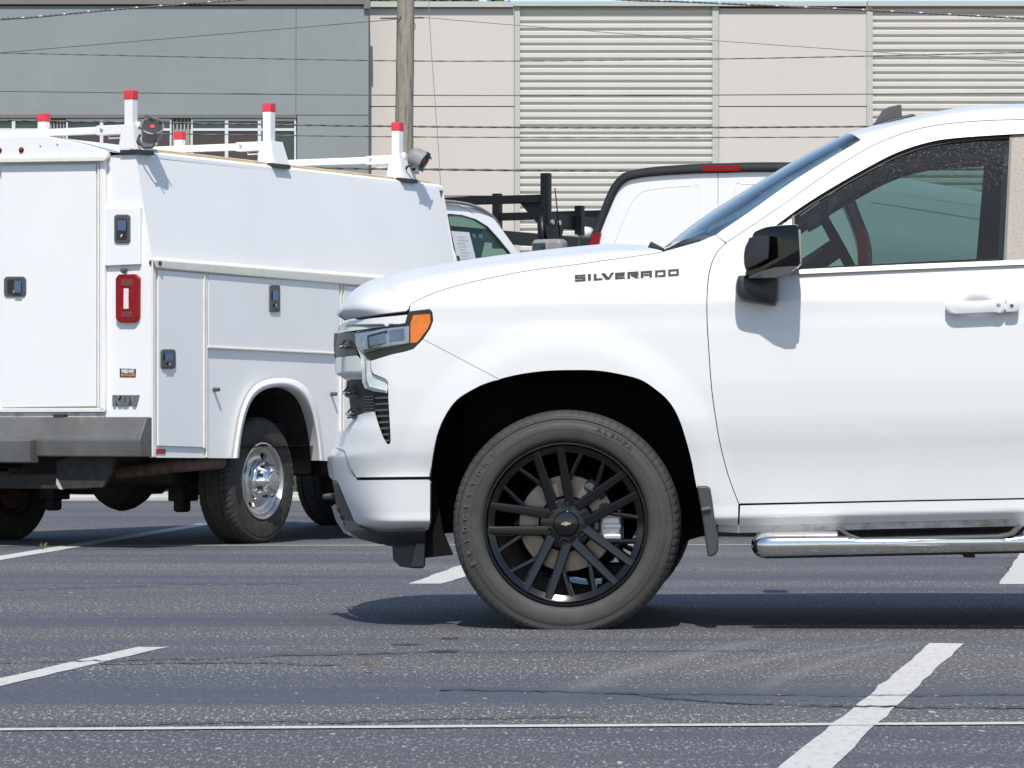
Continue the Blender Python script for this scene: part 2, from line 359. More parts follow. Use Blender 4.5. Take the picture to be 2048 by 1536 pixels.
def disc(name, r, y0, y1, m, parent, loc=(0, 0, 0), seg=32, bev=0.2):
    e = min(r, abs(y1 - y0)) * bev; s = 1 if y1 > y0 else -1
    return lathe(name, [(0.0001, y0), (r - e, y0), (r, y0 + s * e), (r, y1), (0.0001, y1)], m, parent, seg, loc=loc)
def cr(P, n=6):
    out = []; P = [Vector((p[0], p[1], 0)) for p in P]; L = len(P)
    for i in range(L - 1):
        p0, p1, p2, p3 = P[max(i - 1, 0)], P[i], P[i + 1], P[min(i + 2, L - 1)]
        for k in range(n):
            t = k / n
            q = 0.5 * ((2 * p1) + (-p0 + p2) * t + (2 * p0 - 5 * p1 + 4 * p2 - p3) * t * t + (-p0 + 3 * p1 - 3 * p2 + p3) * t ** 3)
            out.append((q.x, q.y))
    out.append((P[-1].x, P[-1].y)); return out
def resample(P, n):
    d = [0]
    for a, b in zip(P, P[1:]): d.append(d[-1] + math.hypot(b[0] - a[0], b[1] - a[1]))
    out = []
    for i in range(n):
        t = d[-1] * i / (n - 1); k = max(j for j in range(len(d)) if d[j] <= t + 1e-9); k = min(k, len(P) - 2)
        f = (t - d[k]) / max(1e-9, d[k + 1] - d[k]); out.append((P[k][0] + (P[k + 1][0] - P[k][0]) * f, P[k][1] + (P[k + 1][1] - P[k][1]) * f))
    return out
def densify(P, s):
    out = []; n = len(P)
    for i in range(n):
        a, b = P[i], P[(i + 1) % n]; d = math.hypot(b[0] - a[0], b[1] - a[1]); k = max(1, int(d / s))
        for j in range(k): out.append((a[0] + (b[0] - a[0]) * j / k, a[1] + (b[1] - a[1]) * j / k))
    return out
def inside(P, X, Y):
    P = np.array(P); r = np.zeros(len(X), bool); n = len(P); j = n - 1
    for i in range(n):
        xi, yi = P[i]; xj, yj = P[j]
        c = ((yi > Y) != (yj > Y)) & (X < (xj - xi) * (Y - yi) / ((yj - yi) + 1e-12) + xi); r ^= c; j = i
    return r
def bdist(P, X, Y):
    P = np.array(P); Q = np.roll(P, -1, 0); d = np.full(len(X), 1e9)
    for a, b in zip(P, Q):
        ab = b - a; L = (ab ** 2).sum() + 1e-12; t = np.clip(((X - a[0]) * ab[0] + (Y - a[1]) * ab[1]) / L, 0, 1)
        d = np.minimum(d, np.hypot(X - a[0] - t * ab[0], Y - a[1] - t * ab[1]))
    return d
def tri(poly, holes=(), s=10):
    P = densify(poly, s); H = [densify(h, s) for h in holes]
    pa = np.array(P); x0, y0 = pa.min(0); x1, y1 = pa.max(0)
    gx = []; gy = []; row = 0; yy = y0
    while yy < y1:
        xs = np.arange(x0 + (s / 2 if row % 2 else 0), x1, s); gx.append(xs); gy.append(np.full(len(xs), yy)); yy += s * 0.866; row += 1
    X = np.concatenate(gx); Y = np.concatenate(gy)
    k = inside(P, X, Y) & (bdist(P, X, Y) > s * 0.45)
    for h in H: k &= ~inside(h, X, Y) & (bdist(h, X, Y) > s * 0.45)
    pts = [Vector(p) for p in P]; edges = [(i, (i + 1) % len(P)) for i in range(len(P))]; loops = [list(range(len(P)))]
    for h in H:
        o = len(pts); pts += [Vector(p) for p in h]; edges += [(o + i, o + (i + 1) % len(h)) for i in range(len(h))]; loops.append(list(range(o, o + len(h))))
    pts += [Vector((a, b)) for a, b in zip(X[k], Y[k])]
    vo, eo, fo, ov, oe, of = delaunay_2d_cdt(pts, edges, [], 0, 1e-5)
    V = np.array([(v.x, v.y) for v in vo]); T = np.array([f for f in fo if len(f) == 3])
    c = V[T].mean(1); kk = inside(P, c[:, 0], c[:, 1])
    for h in H: kk &= ~inside(h, c[:, 0], c[:, 1])
    imap = {}
    for i, src in enumerate(ov):
        for q in src: imap[q] = i
    return V, [tuple(int(q) for q in f) for f in T[kk]], [[imap[i] for i in l if i in imap] for l in loops]
def panel(name, F, poly, vf, m, parent, holes=(), s=10, flange=0.02, plane='y', edge=0.003, mirror=None, sign=1):
    """a sheet whose depth follows vf(px,py), with a folded edge; mirror = centre line for the twin on the far side"""
    V, T, L = tri(poly, holes, s)
    f = F.Y if plane == 'y' else F.X; k = 1 if plane == 'y' else 0
    vs = [f(x, y, vf(x, y)) for x, y in V]
    fs = list(T)
    for l in L:
        a0 = len(vs); n = len(l)
        for i in l:
            q = vs[i].copy(); q[k] += sign * edge; vs.append(q)
        for i in l: q = vs[i].copy(); q[k] += sign * flange; vs.append(q)
        for i in l: q = vs[i].copy(); vs.append(q)
        for i in range(n):
            j = (i + 1) % n; fs.append((a0 + 2 * n + i, a0 + 2 * n + j, a0 + n + j, a0 + n + i))
    nrm = []; nv = len(V); e_ = 1.2
    def nat(x, y):
        du = f(x + e_, y, vf(x + e_, y)) - f(x - e_, y, vf(x - e_, y)); dv = f(x, y + e_, vf(x, y + e_)) - f(x, y - e_, vf(x, y - e_))
        q = du.cross(dv)
        if q[k] * sign > 0: q = -q
        return q.normalized()
    for x, y in V: nrm.append(nat(x, y))
    for i in range(nv, len(vs)): nrm.append(Vector((0, 0, 0)))
    # every sheet triangle faces out
    fs2 = []
    for t_ in fs[:len(T)]:
        a, b, c = vs[t_[0]], vs[t_[1]], vs[t_[2]]; g = (b - a).cross(c - a)
        fs2.append(t_ if g.dot(nrm[t_[0]]) > 0 else (t_[0], t_[2], t_[1]))
    fs = fs2 + fs[len(T):]
    used = sorted(set(i for f_ in fs for i in f_)); rm = {o_: n_ for n_, o_ in enumerate(used)}
    me = bpy.data.meshes.new(name); me.from_pydata([tuple(vs[i]) for i in used], [], [tuple(rm[i] for i in f_) for f_ in fs])
    me.materials.append(M[m]); me.polygons.foreach_set('use_smooth', [True] * len(me.polygons)); me.update()
    me.normals_split_custom_set_from_vertices([tuple(nrm[i]) for i in used])
    o = link(bpy.data.objects.new(name, me), parent)
    if mirror is not None: twin(o, mirror, k)
    return o
def twin(o, c, k=1):
    me = o.data.copy(); co = np.empty(len(me.vertices) * 3); me.vertices.foreach_get('co', co); co = co.reshape(-1, 3)
    co[:, k] = 2 * c - co[:, k]; me.vertices.foreach_set('co', co.ravel())
    if me.attributes.get('custom_normal'): me.attributes.remove(me.attributes['custom_normal'])
    me.flip_normals(); me.update()
    q = link(bpy.data.objects.new(o.name.split('.')[0], me), o.parent)
    for md in o.modifiers:
        if md.type == 'BEVEL':
            b = q.modifiers.new('bevel', 'BEVEL'); b.width = md.width; b.segments = md.segments
    return q
def loft(name, A, B, m, parent, F, va, vb_, ns=50, nt=14, shape='round', mirror=None, plane='y'):
    """surface between two traced curves; va/vb_ give their depths"""
    A = resample(A, ns); B = resample(B, ns); vs = []; fs = []
    f = F.Y if plane == 'y' else F.X
    for i in range(ns):
        a, b = A[i], B[i]; ya = va(*a) if callable(va) else va; yb = vb_(*b) if callable(vb_) else vb_
        pa, pb = f(a[0], a[1], ya), f(b[0], b[1], yb)
        for k in range(nt + 1):
            t = k / nt
            if shape == 'round':
                th = t * math.pi / 2; g = 1 - math.cos(th); h = math.sin(th)
            else: g = h = t
            q = pa.lerp(pb, h)
            if plane == 'y': q.y = pa.y + (pb.y - pa.y) * g
            else: q.x = pa.x + (pb.x - pa.x) * g
            vs.append(q)
    n = nt + 1
    for i in range(ns - 1):
        for k in range(nt): fs.append((i * n + k, i * n + k + 1, (i + 1) * n + k + 1, (i + 1) * n + k))
    o = mesh(name, vs, fs, m, parent, smooth=True)
    if mirror is not None: twin(o, mirror, 1 if plane == 'y' else 0)
    return o
def text(name, s, size, m, parent, loc, rot, ext=0.001, off=0.0, ax='CENTER', sx=1.0, shear=0.0):
    c = bpy.data.curves.new(name, 'FONT'); c.body = s; c.size = size; c.extrude = ext; c.offset = off; c.align_x = ax; c.align_y = 'CENTER'; c.shear = shear
    c.resolution_u = 3; f = bpy.data.objects.new(name, c); me = bpy.data.meshes.new_from_object(f); me.materials.clear(); me.materials.append(M[m])
    bpy.data.objects.remove(f); o = link(bpy.data.objects.new(name, me), parent); o.location = loc; o.rotation_euler = rot; o.scale = (sx, 1, 1); return o
def smooth01(a, b, x):
    t = max(0, min(1, (x - a) / (b - a))); return t * t * (3 - 2 * t)
def interp(x, P):
    if x <= P[0][0]: return P[0][1]
    for (a, u), (b, v) in zip(P, P[1:]):
        if x <= b: return u + (v - u) * (x - a) / (b - a)
    return P[-1][1]
def pchip(P):
    xs = [p[0] for p in P]; ys = [p[1] for p in P]; n = len(P); d = [(ys[i + 1] - ys[i]) / (xs[i + 1] - xs[i]) for i in range(n - 1)]
    m_ = [d[0]] + [0 if d[i - 1] * d[i] <= 0 else 2 * d[i - 1] * d[i] / (d[i - 1] + d[i]) for i in range(1, n - 1)] + [d[-1]]
    def f(x):
        x = max(xs[0], min(xs[-1], x)); i = 0
        while i < n - 2 and x > xs[i + 1]: i += 1
        h = xs[i + 1] - xs[i]; t = (x - xs[i]) / h
        return (2 * t ** 3 - 3 * t * t + 1) * ys[i] + (t ** 3 - 2 * t * t + t) * h * m_[i] + (-2 * t ** 3 + 3 * t * t) * ys[i + 1] + (t ** 3 - t * t) * h * m_[i + 1]
    return f
#SECTION setting
# ================================================================== THE SETTING
def sheet(name, x0, y0, x1, y1, z, m, nx=1, ny=1):
    vs = [(x0 + (x1 - x0) * i / nx, y0 + (y1 - y0) * j / ny, z) for j in range(ny + 1) for i in range(nx + 1)]
    fs = [(j * (nx + 1) + i, j * (nx + 1) + i + 1, (j + 1) * (nx + 1) + i + 1, (j + 1) * (nx + 1) + i) for j in range(ny) for i in range(nx)]
    return struct(mesh(name, vs, fs, m))
sheet('ground', -1500, -1500, 1500, 1500, -0.03, 'grass')
sheet('parking_lot', -120, -60, 120, 38.2, 0.0, 'asphalt')
box_k = struct(box('kerb', (-120, 38.2, -0.02), (120, 40.2, 0.05), 'concrete', bevel=0.02))
sheet('grass_ground', -120, 40.2, 120, 79, 0.03, 'grass')
vs = []; fs = []
for i in range(9000):
    x = random.uniform(-7, -1.0); y = random.uniform(40.2, 46); h = random.uniform(.05, .13); a = random.uniform(0, 6.28); b = len(vs)
    vs += [(x, y, .03), (x + .02 * math.cos(a), y + .02 * math.sin(a), .03), (x + .05 * math.cos(a + 1), y + .05 * math.sin(a + 1), .03 + h)]; fs.append((b, b + 1, b + 2))
stuff(mesh('grass', vs, fs, 'grass'))

def stripe(name, pts, width, jit=0.006, z=0.002, m='line', along=(1, 0)):
    """painted line: pts on the ground, width across"""
    P = []
    for a, b in zip(pts, pts[1:]):
        n = max(2, int(math.hypot(b[0] - a[0], b[1] - a[1]) / 0.12))
        P += [(a[0] + (b[0] - a[0]) * i / n, a[1] + (b[1] - a[1]) * i / n) for i in range(n)]
    P.append(pts[-1]); vs = []; fs = []
    for i, p in enumerate(P):
        q = P[min(i + 1, len(P) - 1)]; o = P[max(i - 1, 0)]; t = Vector((q[0] - o[0], q[1] - o[1])).normalized()
        wd = width(i / (len(P) - 1)) if callable(width) else width
        a = wd / 2 + random.uniform(-jit, jit); b = wd / 2 + random.uniform(-jit, jit)
        vs += [(p[0] - t.y * a, p[1] + t.x * a, z), (p[0] + t.y * b, p[1] - t.x * b, z)]
    for i in range(len(P) - 1): fs.append((2 * i, 2 * i + 1, 2 * i + 3, 2 * i + 2))
    return struct(mesh(name, vs, fs, m))
def quadline(name, L, R, z=0.002, n=28, jit=0.006, t0=0.0, t1=1.0):
    """painted bay line between its two traced long edges (ground pixels)"""
    vs = []; fs = []
    for i in range(n + 1):
        t = t0 + (t1 - t0) * i / n
        for E in (L, R):
            a = Vector(ground(*E[0])); b = Vector(ground(*E[1])); p = a.lerp(b, t); vs.append((p.x + random.uniform(-jit, jit), p.y, z))
        if i: k = 2 * i; fs.append((k - 2, k - 1, k + 1, k))
    return struct(mesh(name, vs, fs, 'line'))
quadline('bay_line', ((1550, 1545), (1862, 1287)), ((1652, 1545), (1927, 1288)), t0=-.35)
quadline('bay_line', ((-80, 1376), (275, 1295)), ((-80, 1392), (333, 1295)), t0=-1.0)
quadline('bay_line', ((817, 1168), (903, 1137)), ((882, 1168), (990, 1137)), t1=2.4)
quadline('bay_line', ((1998, 1169), (2062, 1075)), ((2062, 1169), (2112, 1075)), t1=1.2)
quadline('bay_line', ((-60, 1122), (395, 1048)), ((-60, 1131), (432, 1048)))
stripe('cross_line', [ground(-6000, 1500), ground(-60, 1461), ground(1024, 1454), ground(2110, 1448), ground(8000, 1410)], 0.075, 0.003, 0.0032)
stripe('cross_line', [ground(-3000, 1095), ground(1024, 1091), ground(5000, 1087)], 0.085, 0.003, 0.0032)
random.seed(11)
def crack(pts, wd):
    P = []
    for a, b in zip(pts, pts[1:]):
        n = max(2, int(abs(b[0] - a[0]) / 14))
        P += [(a[0] + (b[0] - a[0]) * i / n, a[1] + (b[1] - a[1]) * i / n + random.uniform(-1.3, 1.3)) for i in range(n)]
    G = [ground(*p) for p in P]; vs = []; fs = []
    for i, p in enumerate(G):
        a = wd * random.uniform(.2, .75); vs += [(p[0], p[1] - a, .0044), (p[0], p[1] + a, .0044)]
        if i: k = 2 * i; fs.append((k - 2, k - 1, k + 1, k))
    struct(mesh('pavement_crack', vs, fs, 'crack'))
crack([(-30, 1328), (160, 1324), (420, 1319), (560, 1312), (830, 1307)], .030)
crack([(200, 1329), (420, 1327), (560, 1328), (700, 1334)], .028)
crack([(-30, 1456), (200, 1453), (420, 1447), (560, 1444), (660, 1447), (900, 1439), (1210, 1435)], .022)
crack([(880, 1380), (1100, 1384), (1260, 1389), (1330, 1398), (1480, 1408), (1700, 1415), (2080, 1418)], .030)
crack([(1260, 1389), (1500, 1390), (1700, 1393), (2080, 1390)], .020)
crack([(820, 1306), (1200, 1303), (1560, 1302)], .018)
crack([(0, 1181), (180, 1178), (330, 1170), (620, 1168)], .03)
def stain(px, py, w_, h_):
    P = []
    for i in range(28):
        a = 6.283 * i / 28; k = random.uniform(.65, 1.1); P.append(ground(px + w_ * k * math.cos(a), py + h_ * k * math.sin(a)))
    struct(mesh('oil_stain', [(p[0], p[1], .0012) for p in P], [tuple(range(28))], 'stain'))
stain(811, 1289.5, 32, 2.6); stain(888, 1303, 32, 3.6); stain(900, 1277, 24, 2.0)
def leaf_on_ground(px, py, s, label, m='deadleaf'):
    x, y = ground(px, py); vs = []; fs = []
    for i in range(9):
        t = i / 8; wv = math.sin(t * math.pi) * .45 * s + .02 * s
        for k in (-1, 0, 1): vs.append(((t - .5) * s, k * wv, (.012 + .5 * s * (t - .5) ** 2 + (.25 * wv if k else 0))))
        if i:
            b = 3 * i; fs += [(b - 3, b - 2, b + 1, b), (b - 2, b - 1, b + 2, b + 1)]
    o = mesh('fallen_leaf', vs, fs, m, smooth=True); o.location = (x, y, 0.0); o.rotation_euler = (0.3, 0, random.uniform(-.5, .5)); o.location.z = .01
    return tag(o, label, 'leaf')
leaf_on_ground(737, 1346, .035, 'curled brown leaf lying alone on open asphalt left of the pickup wheel')
leaf_on_ground(1388, 1149, .03, 'small reddish leaf lying behind the pickup front wheel')
def weed(px, py, h, label, n=14):
    x, y = ground(px, py); vs = []; fs = []
    for i in range(n):
        a = random.uniform(0, 6.28); l = random.uniform(.5, 1.2) * h; dx, dy = math.cos(a) * l * .8, math.sin(a) * l * .8; b = len(vs)
        vs += [(-.002, 0, 0), (.002, 0, 0), (dx * .5 + .002, dy * .5, l * .6), (dx * .5 - .002, dy * .5, l * .6), (dx, dy, l * .75)]; fs += [(b, b + 1, b + 2, b + 3), (b + 3, b + 2, b + 4)]
    o = mesh('weed', vs, fs, 'dryweed'); o.location = (x, y, 0.005); tag(o, label, 'weed')
weed(86, 1101, .05, 'small dry weed growing at the end of the far left bay line')
weed(2015, 1142, .035, 'weed tuft growing on the white bay line under the running board')

# ---- buildings (1 photo pixel = 1 cm at 80 m)
def W(px, py, Y=80.0): return wall(px, py, Y)
bb = thing('beige_building', 'long beige stucco building with grey trim and two bays of corrugated metal cladding', 'building', (0, 80, 0))
YB = 80.0
def bpanel(name, x0, y0, x1, y1, d0, d1, m, parent, bevel=0.0, Y=YB):
    a = W(x0, y1, Y); b = W(x1, y0, Y); return box(name, (a[0], d0, max(a[1], 0)), (b[0], d1, b[1]), m, parent, bevel)
bpanel('wall', 738, 8, 4240, 930, 0.10, 8, 'darkjoint', bb)
def beige_bay(x0, x1):
    ys = [16, 213, 392, 571, 750, 925]
    for a, b in zip(ys, ys[1:]): bpanel('wall_panel', x0, a + 1, x1, b - 1, 0.0, 0.10, 'beige', bb)
beige_bay(738, 1028); beige_bay(1438, 1733); beige_bay(2150, 2440); beige_bay(2860, 3150); beige_bay(3570, 4230)
for x0, x1 in ((1029, 1040), (1425, 1437), (1734, 1745), (2138, 2149), (2441, 2452), (2848, 2859), (3151, 3162), (3558, 3569)): bpanel('vertical_trim', x0, 12, x1, 925, -0.05, 0.10, 'beige_trim', bb)
for x0, x1 in ((736, 1027), (1028, 1733), (1734, 2440), (2441, 4235)): bpanel('coping', x0, 3 if x0 > 1100 else 4, x1 - .5, 15 if x0 < 1000 else 13, -0.12, 0.3, 'beige_trim', bb)
prof = [(0.0, .148), (0.0, .118), (-.045, .095), (-.045, .03), (0.0, .003), (0.0, 0.0)]
def slat_mesh(L):
    vs = []; fs = []
    for x in (0, L):
        for d, z in prof: vs.append((x, d, z))
    n = len(prof)
    for i in range(n - 1): fs.append((i, i + 1, n + i + 1, n + i))
    me = bpy.data.meshes.new('slat'); me.from_pydata(vs, [], fs); me.materials.append(M['slat']); return me
for x0, x1, yt in ((1040, 1425, 14), (1745, 2138, 12), (2453, 2847, 12), (3163, 3557, 12)):
    a, top = W(x0, yt); b, _ = W(x1, yt); me = slat_mesh(b - a); z = top - .148
    while z > 0.1:
        o = link(bpy.data.objects.new('slat', me), bb); o.location = (a, 0.05, z); z -= .1485
gb = thing('grey_building', 'dark grey stucco building with brown fascia and a band of white framed windows', 'building', (0, 79, 0))
YG = 79.0
def gp(name, x0, y0, x1, y1, d0, d1, m, parent, bevel=0.0): return bpanel(name, x0, y0, x1, y1, d0, d1, m, parent, bevel, Y=YG)
gp('wall', -2420, 14, 736, 930, .14, 8, 'darkjoint', gb)
for x0, x1 in ((-2420, -1420), (-1419.5, -410), (-409.5, 591.7), (592.3, 737)): gp('wall_panel', x0, 12, x1, 229.7, 0, .13, 'grey', gb)
gp('wall_panel', 594, 231, 737, 925, 0, .13, 'grey', gb)
gp('wall_panel', -2420, 421, 592.5, 925, 0, .13, 'grey', gb)
gp('fascia', -2420, -14, 728, 9, -.07, .3, 'brown', gb)
gp('fascia', 728, -14, 740, 18, -.10, .28, 'brown', gb)
gp('window_head', -2420, 230.5, 593, 236, -.04, .13, 'brown', gb)
groups = [(-2420 + 250 * q_, -2205 + 250 * q_, [-2350 + 250 * q_, -2280 + 250 * q_]) for q_ in range(9)] + [(-170 + 10, -92, [-125]), (-60, 98, [27]), (132, 343, [203, 272]), (382, 592, [453, 519])]
def corr(x0, x1, y0, y1):
    a, z1 = W(x0, y0, YG); b, z0 = W(x1, y1, YG); n = 5; vs = []; fs = []; stp = (b - a) / n; xs = []
    for i in range(n):
        q = a + i * stp; xs += [(q, .12), (q + stp * .15, .05), (q + stp * .5, .05), (q + stp * .65, .12)]
    xs.append((b, .12))
    for x, d in xs: vs += [(x, d, z0), (x, d, z1)]
    for i in range(len(xs) - 1): fs.append((2 * i, 2 * i + 2, 2 * i + 3, 2 * i + 1))
    mesh('spandrel_panel', vs, fs, 'spandrel', gb)
for i, (x0, x1, mul_) in enumerate(groups):
    fr = gp('window', x0, 237, x1, 420, .10, .13, 'darkjoint', gb)
    xs = [x0] + mul_ + [x1]
    for x in xs: gp('window_frame', max(x - 3.5, x0), 237.1, min(x + 3.5, x1), 420, .0, .10, 'frame', fr)
    for y in (237.2, 256.5, 330): 
        for p, q in zip(xs, xs[1:]): gp('window_frame', p + 3.6, y, q - 3.6, y + 5, .01, .10, 'frame', fr)
    for j, (p, q) in enumerate(zip(xs, xs[1:])):
        gp('pane', p + 3.6, 243, q - 3.6, 256, .05, .08, 'pane_green', fr)
        gp('pane', p + 3.6, 262, q - 3.6, 329.5, .05, .08, 'pane_green' if (i == len(groups) - 1 and j == 2) or i == len(groups) - 3 else 'pane', fr)
        gp('pane', p + 3.6, 336, q - 3.6, 419, .05, .08, 'pane', fr)
for a, b in zip(groups, groups[1:]): corr(a[1] + 1, b[0] - 1, 236.5, 420)
for o in gb.children_recursive:
    pass

# ---- trees behind the beige building
def tree(x, y, top, rad, label):
    t = thing('tree', label, 'tree', (x, y, 0), group='trees behind the beige building')
    tube('trunk', [(0, 0, 0), (.1, 0, 3), (-.1, .1, top - rad)], .2, 'bark', t, 8, radii=[.3, .22, .12])
    vs = []; fs = []; L = []
    for k in range(26):
        a = random.uniform(0, 6.28); r = rad * random.uniform(.2, .9); zz = top - rad + random.uniform(-.8, .8) * rad
        L.append((r * math.cos(a), r * math.sin(a), zz, rad * random.uniform(.2, .38)))
    L.append((0, 0, top - .35, .35)); L.append((.9, 0, top - .5, .4)); L.append((-.8, 0, top - .45, .4))
    for (cx, cy, cz, cr_) in L:
        for _ in range(180):
            d = Vector((random.gauss(0, 1), random.gauss(0, 1), random.gauss(0, 1))).normalized() * cr_ * random.uniform(.5, 1.0)
            p = Vector((cx, cy, cz)) + d; u = Vector((random.gauss(0, 1), random.gauss(0, 1), random.gauss(0, 1))).normalized() * .12; v = u.cross(d).normalized() * .07
            b = len(vs); vs += [p - u, p + v, p + u, p - v]; fs.append((b, b + 1, b + 2, b + 3))
    mesh('crown', vs, fs, 'leaf', t)
for i, (px, top, lab) in enumerate(((765, 2, 'tree top peeping over the roof edge left of the wooden pole'), (868, 3, 'bushy tree top just right of the wooden pole, over the roof edge'), (930, 2.5, 'tree top farthest right of those showing over the beige roof edge'))):
    Y = 100.0; x, z = wall(px, 0, Y); tree(x, Y, z + .06 * top, 1.4, lab)

# ---- pole and wires
YP = 60.0
x0, _ = wall(812, 0, YP); xb, _ = wall(800, 600, YP)
t = thing('utility_pole', 'weathered grey wooden utility pole rising behind the white service truck', 'utility pole', (xb, YP, 0))
N_, K_ = 40, 18; vs = []; fs = []
for i in range(N_ + 1):
    z = 9.0 * i / N_; cx = (x0 - xb) * (z / 7.1); r = .155 - .0035 * z
    for k in range(K_):
        a = 6.283 * k / K_; rr = r * (1 + .025 * math.sin(k * 5.3 + z * .6) + .02 * random.uniform(-1, 1)); vs.append((cx + rr * math.cos(a), rr * math.sin(a), z))
for i in range(N_):
    for k in range(K_): fs.append((i * K_ + k, i * K_ + (k + 1) % K_, (i + 1) * K_ + (k + 1) % K_, (i + 1) * K_ + k))
fs.append(tuple(range(N_ * K_, (N_ + 1) * K_)))
mesh('pole_shaft', vs, fs, 'pole', t, smooth=True)
zb = wall(812, 36, YP)[1]
tube('bolt', [((x0 - xb) * zb / 7.1 - .38, -.05, zb - .01), ((x0 - xb) * zb / 7.1 + .28, -.05, zb)], .012, 'wire', t, 6)
lp = []
for i in range(9):
    a = math.pi * i / 8; q = wall(826 + 5 * math.sin(a), 53 + 11 - 22 * (i / 8), YP); lp.append((q[0] - xb, -.02, q[1]))
tube('wire_loop', lp, .006, 'wire', t, 6)
def wire(pts, Y, r, label, twist=0, m='wire', glint=False):
    if label.find('upright') < 0 and label.find('pole') < 0 or twist:
        k0 = (pts[0][1] - pts[1][1]) / (pts[0][0] - pts[1][0]); k1 = (pts[-1][1] - pts[-2][1]) / (pts[-1][0] - pts[-2][0])
        if pts[0][0] < 0: pts = [(pts[0][0] - 900, pts[0][1] - 900 * k0)] + pts
        if pts[-1][0] > 2048: pts = pts + [(pts[-1][0] + 900, pts[-1][1] + 900 * k1)]
    P = resample(cr(pts, 12), 160 if not twist else 620); W3 = [Vector((wall(p[0], p[1], Y)[0], Y, wall(p[0], p[1], Y)[1])) for p in P]
    if not twist:
        o = tube('power_line', W3, r, m, None, 6); return tag(o, label, 'cable')
    vs = []; fs = []
    base = len(vs)
    a = []; b = []
    for i, p in enumerate(W3):
        an = i * twist; off = Vector((0, math.cos(an), math.sin(an))) * r * .45; a.append(p + off); b.append(p - off)
    root = tube('power_line', a, r * .75, m, None, 6); tag(root, label, 'cable'); tube('strand', b, r * .75, m, root, 6)
    if glint:
        for i in range(6, len(W3) - 4, 17): tube('wrap', [W3[i] + Vector((0, -.002, .004)), W3[i + 3] + Vector((0, -.002, .004))], r * 1.15, 'wire_light', root, 6)
    return root
wire([(-40, 41), (60, 35), (220, 20), (370, 8), (560, -8), (800, -40)], 59.5, .014, 'thick lashed cable crossing the top left corner of the grey building', .9, glint=True)
wire([(900, -50), (1180, -6), (1400, 5), (1700, 19), (2090, 39)], 59.5, .014, 'thick lashed cable crossing the top right corner over the beige building', .9, glint=True)
wire([(-40, 109), (300, 80), (740, 43), (795, 38)], 59.8, .007, 'thin wire climbing from the left edge to the bolt on the wooden pole')
wire([(838, 34), (1050, 52), (1400, 79), (1750, 104), (2090, 128)], 59.8, .005, 'thin wire falling from the pole bolt to the right edge')
wire([(-40, 105), (300, 112), (740, 121), (1040, 122), (1425, 118), (1740, 112), (2090, 104)], 60.5, .009, 'twisted wire passing behind the pole, highest of the level wires', .5)
wire([(-40, 182), (400, 187), (740, 190), (1100, 191), (1425, 190), (2090, 186)], 60.5, .009, 'smooth level wire just above the antenna, second of the level wires')
wire([(-40, 240), (300, 245), (740, 252), (1100, 255), (1425, 255), (1735, 253), (2090, 250)], 60.5, .013, 'thick shiny twisted wire level with the top of the window band', .7, glint=False)
wire([(-40, 262), (300, 267), (740, 273), (1100, 275), (1425, 275), (1690, 274), (2090, 272)], 60.5, .009, 'wire running just under the thick shiny one', .4)
wire([(-40, 330), (500, 334), (800, 338), (1100, 341), (1425, 341), (2090, 338)], 60.5, .016, 'lowest thick dark wire crossing behind the black ladder rack', .6)
wire([(856, -60), (860, 60), (870, 200), (880, 350), (886, 500), (890, 640)], 59.0, .006, 'thin grey guy wire hanging almost upright right of the pole', m='lightgrey')
#SECTION silverado
# ================================================================== WHITE PICKUP (near)
F1 = Frame(0.195, 14.56, 4.0)
tr = thing('pickup_truck', 'white pickup truck with black wheels and black door mirror, parked side-on in front', 'pickup truck', (F1.o[0], F1.o[1], 0), -F1.a)
MID = 1.03
side = pchip([(200, .275), (300, .205), (400, .14), (480, .088), (545, .045), (585, .021), (606, .0085), (628, .0080), (665, .003), (760, 0.0), (830, .004), (870, .013), (910, .028), (950, .040), (1000, .050), (1012, .052), (1030, .052), (1048, .075), (1075, .11), (1120, .13)])
XL = pchip([(560, 700), (600, 694), (641, 681), (660, 672), (700, 667), (750, 667), (790, 676), (830, 684), (860, 670), (890, 662), (915, 653), (950, 656), (990, 662), (1030, 676), (1060, 700), (1100, 760), (1140, 770)])
def vb(px, py, n=3.2, xs=815):
    v = side(py + (px - 1500) * 0.022 * smooth01(560, 640, py))
    rho = math.hypot((px - 1128) / 262, (py - 1048) / 308)
    if py > 600: v -= .016 * (1 - smooth01(1.10, 1.36, rho)) * (1 - smooth01(1040, 1060, py))
    if px > 1880: v += .020 * math.exp(-((px - 1955) / 26) ** 4 - ((py - 612) / 19) ** 4)
    if px < xs:
        u = min(.997, (xs - px) / (xs - XL(py))); v += MID * (1 - (1 - u ** n) ** (1 / n))
    return min(v, MID)
ARCH = cr([(860.7, 954.6), (864.6, 917), (874, 870), (890, 831.6), (913, 800), (945, 779), (976, 765), (1030.6, 750), (1089, 741.7), (1148, 739.8), (1195, 741), (1237.7, 747.6), (1280.6, 759), (1312, 779), (1339, 804), (1358.8, 839), (1374, 886), (1384, 925), (1392, 968), (1402, 1010), (1412, 1046)], 4)
HG = cr([(821, 609), (850, 594), (900, 576), (960, 561), (1050, 543), (1150, 530), (1230, 518.5), (1293, 510), (1326, 504)], 4)
DG = cr([(1478, 1008), (1457, 951), (1442, 893.7), (1434, 850), (1424, 780), (1418, 700), (1414.6, 640), (1414.6, 590.6), (1419.5, 541.7), (1432.5, 507.6), (1452, 486)], 4)
DT = cr([(1452, 486), (1540, 428), (1628, 366), (1693, 322), (1758, 286), (1823, 262), (1888, 249), (1969.6, 242), (2048, 239.7), (2075, 239.5)], 4)
WS = cr([(1430, 470), (1497.6, 424.6), (1595, 356), (1722, 280)], 4)
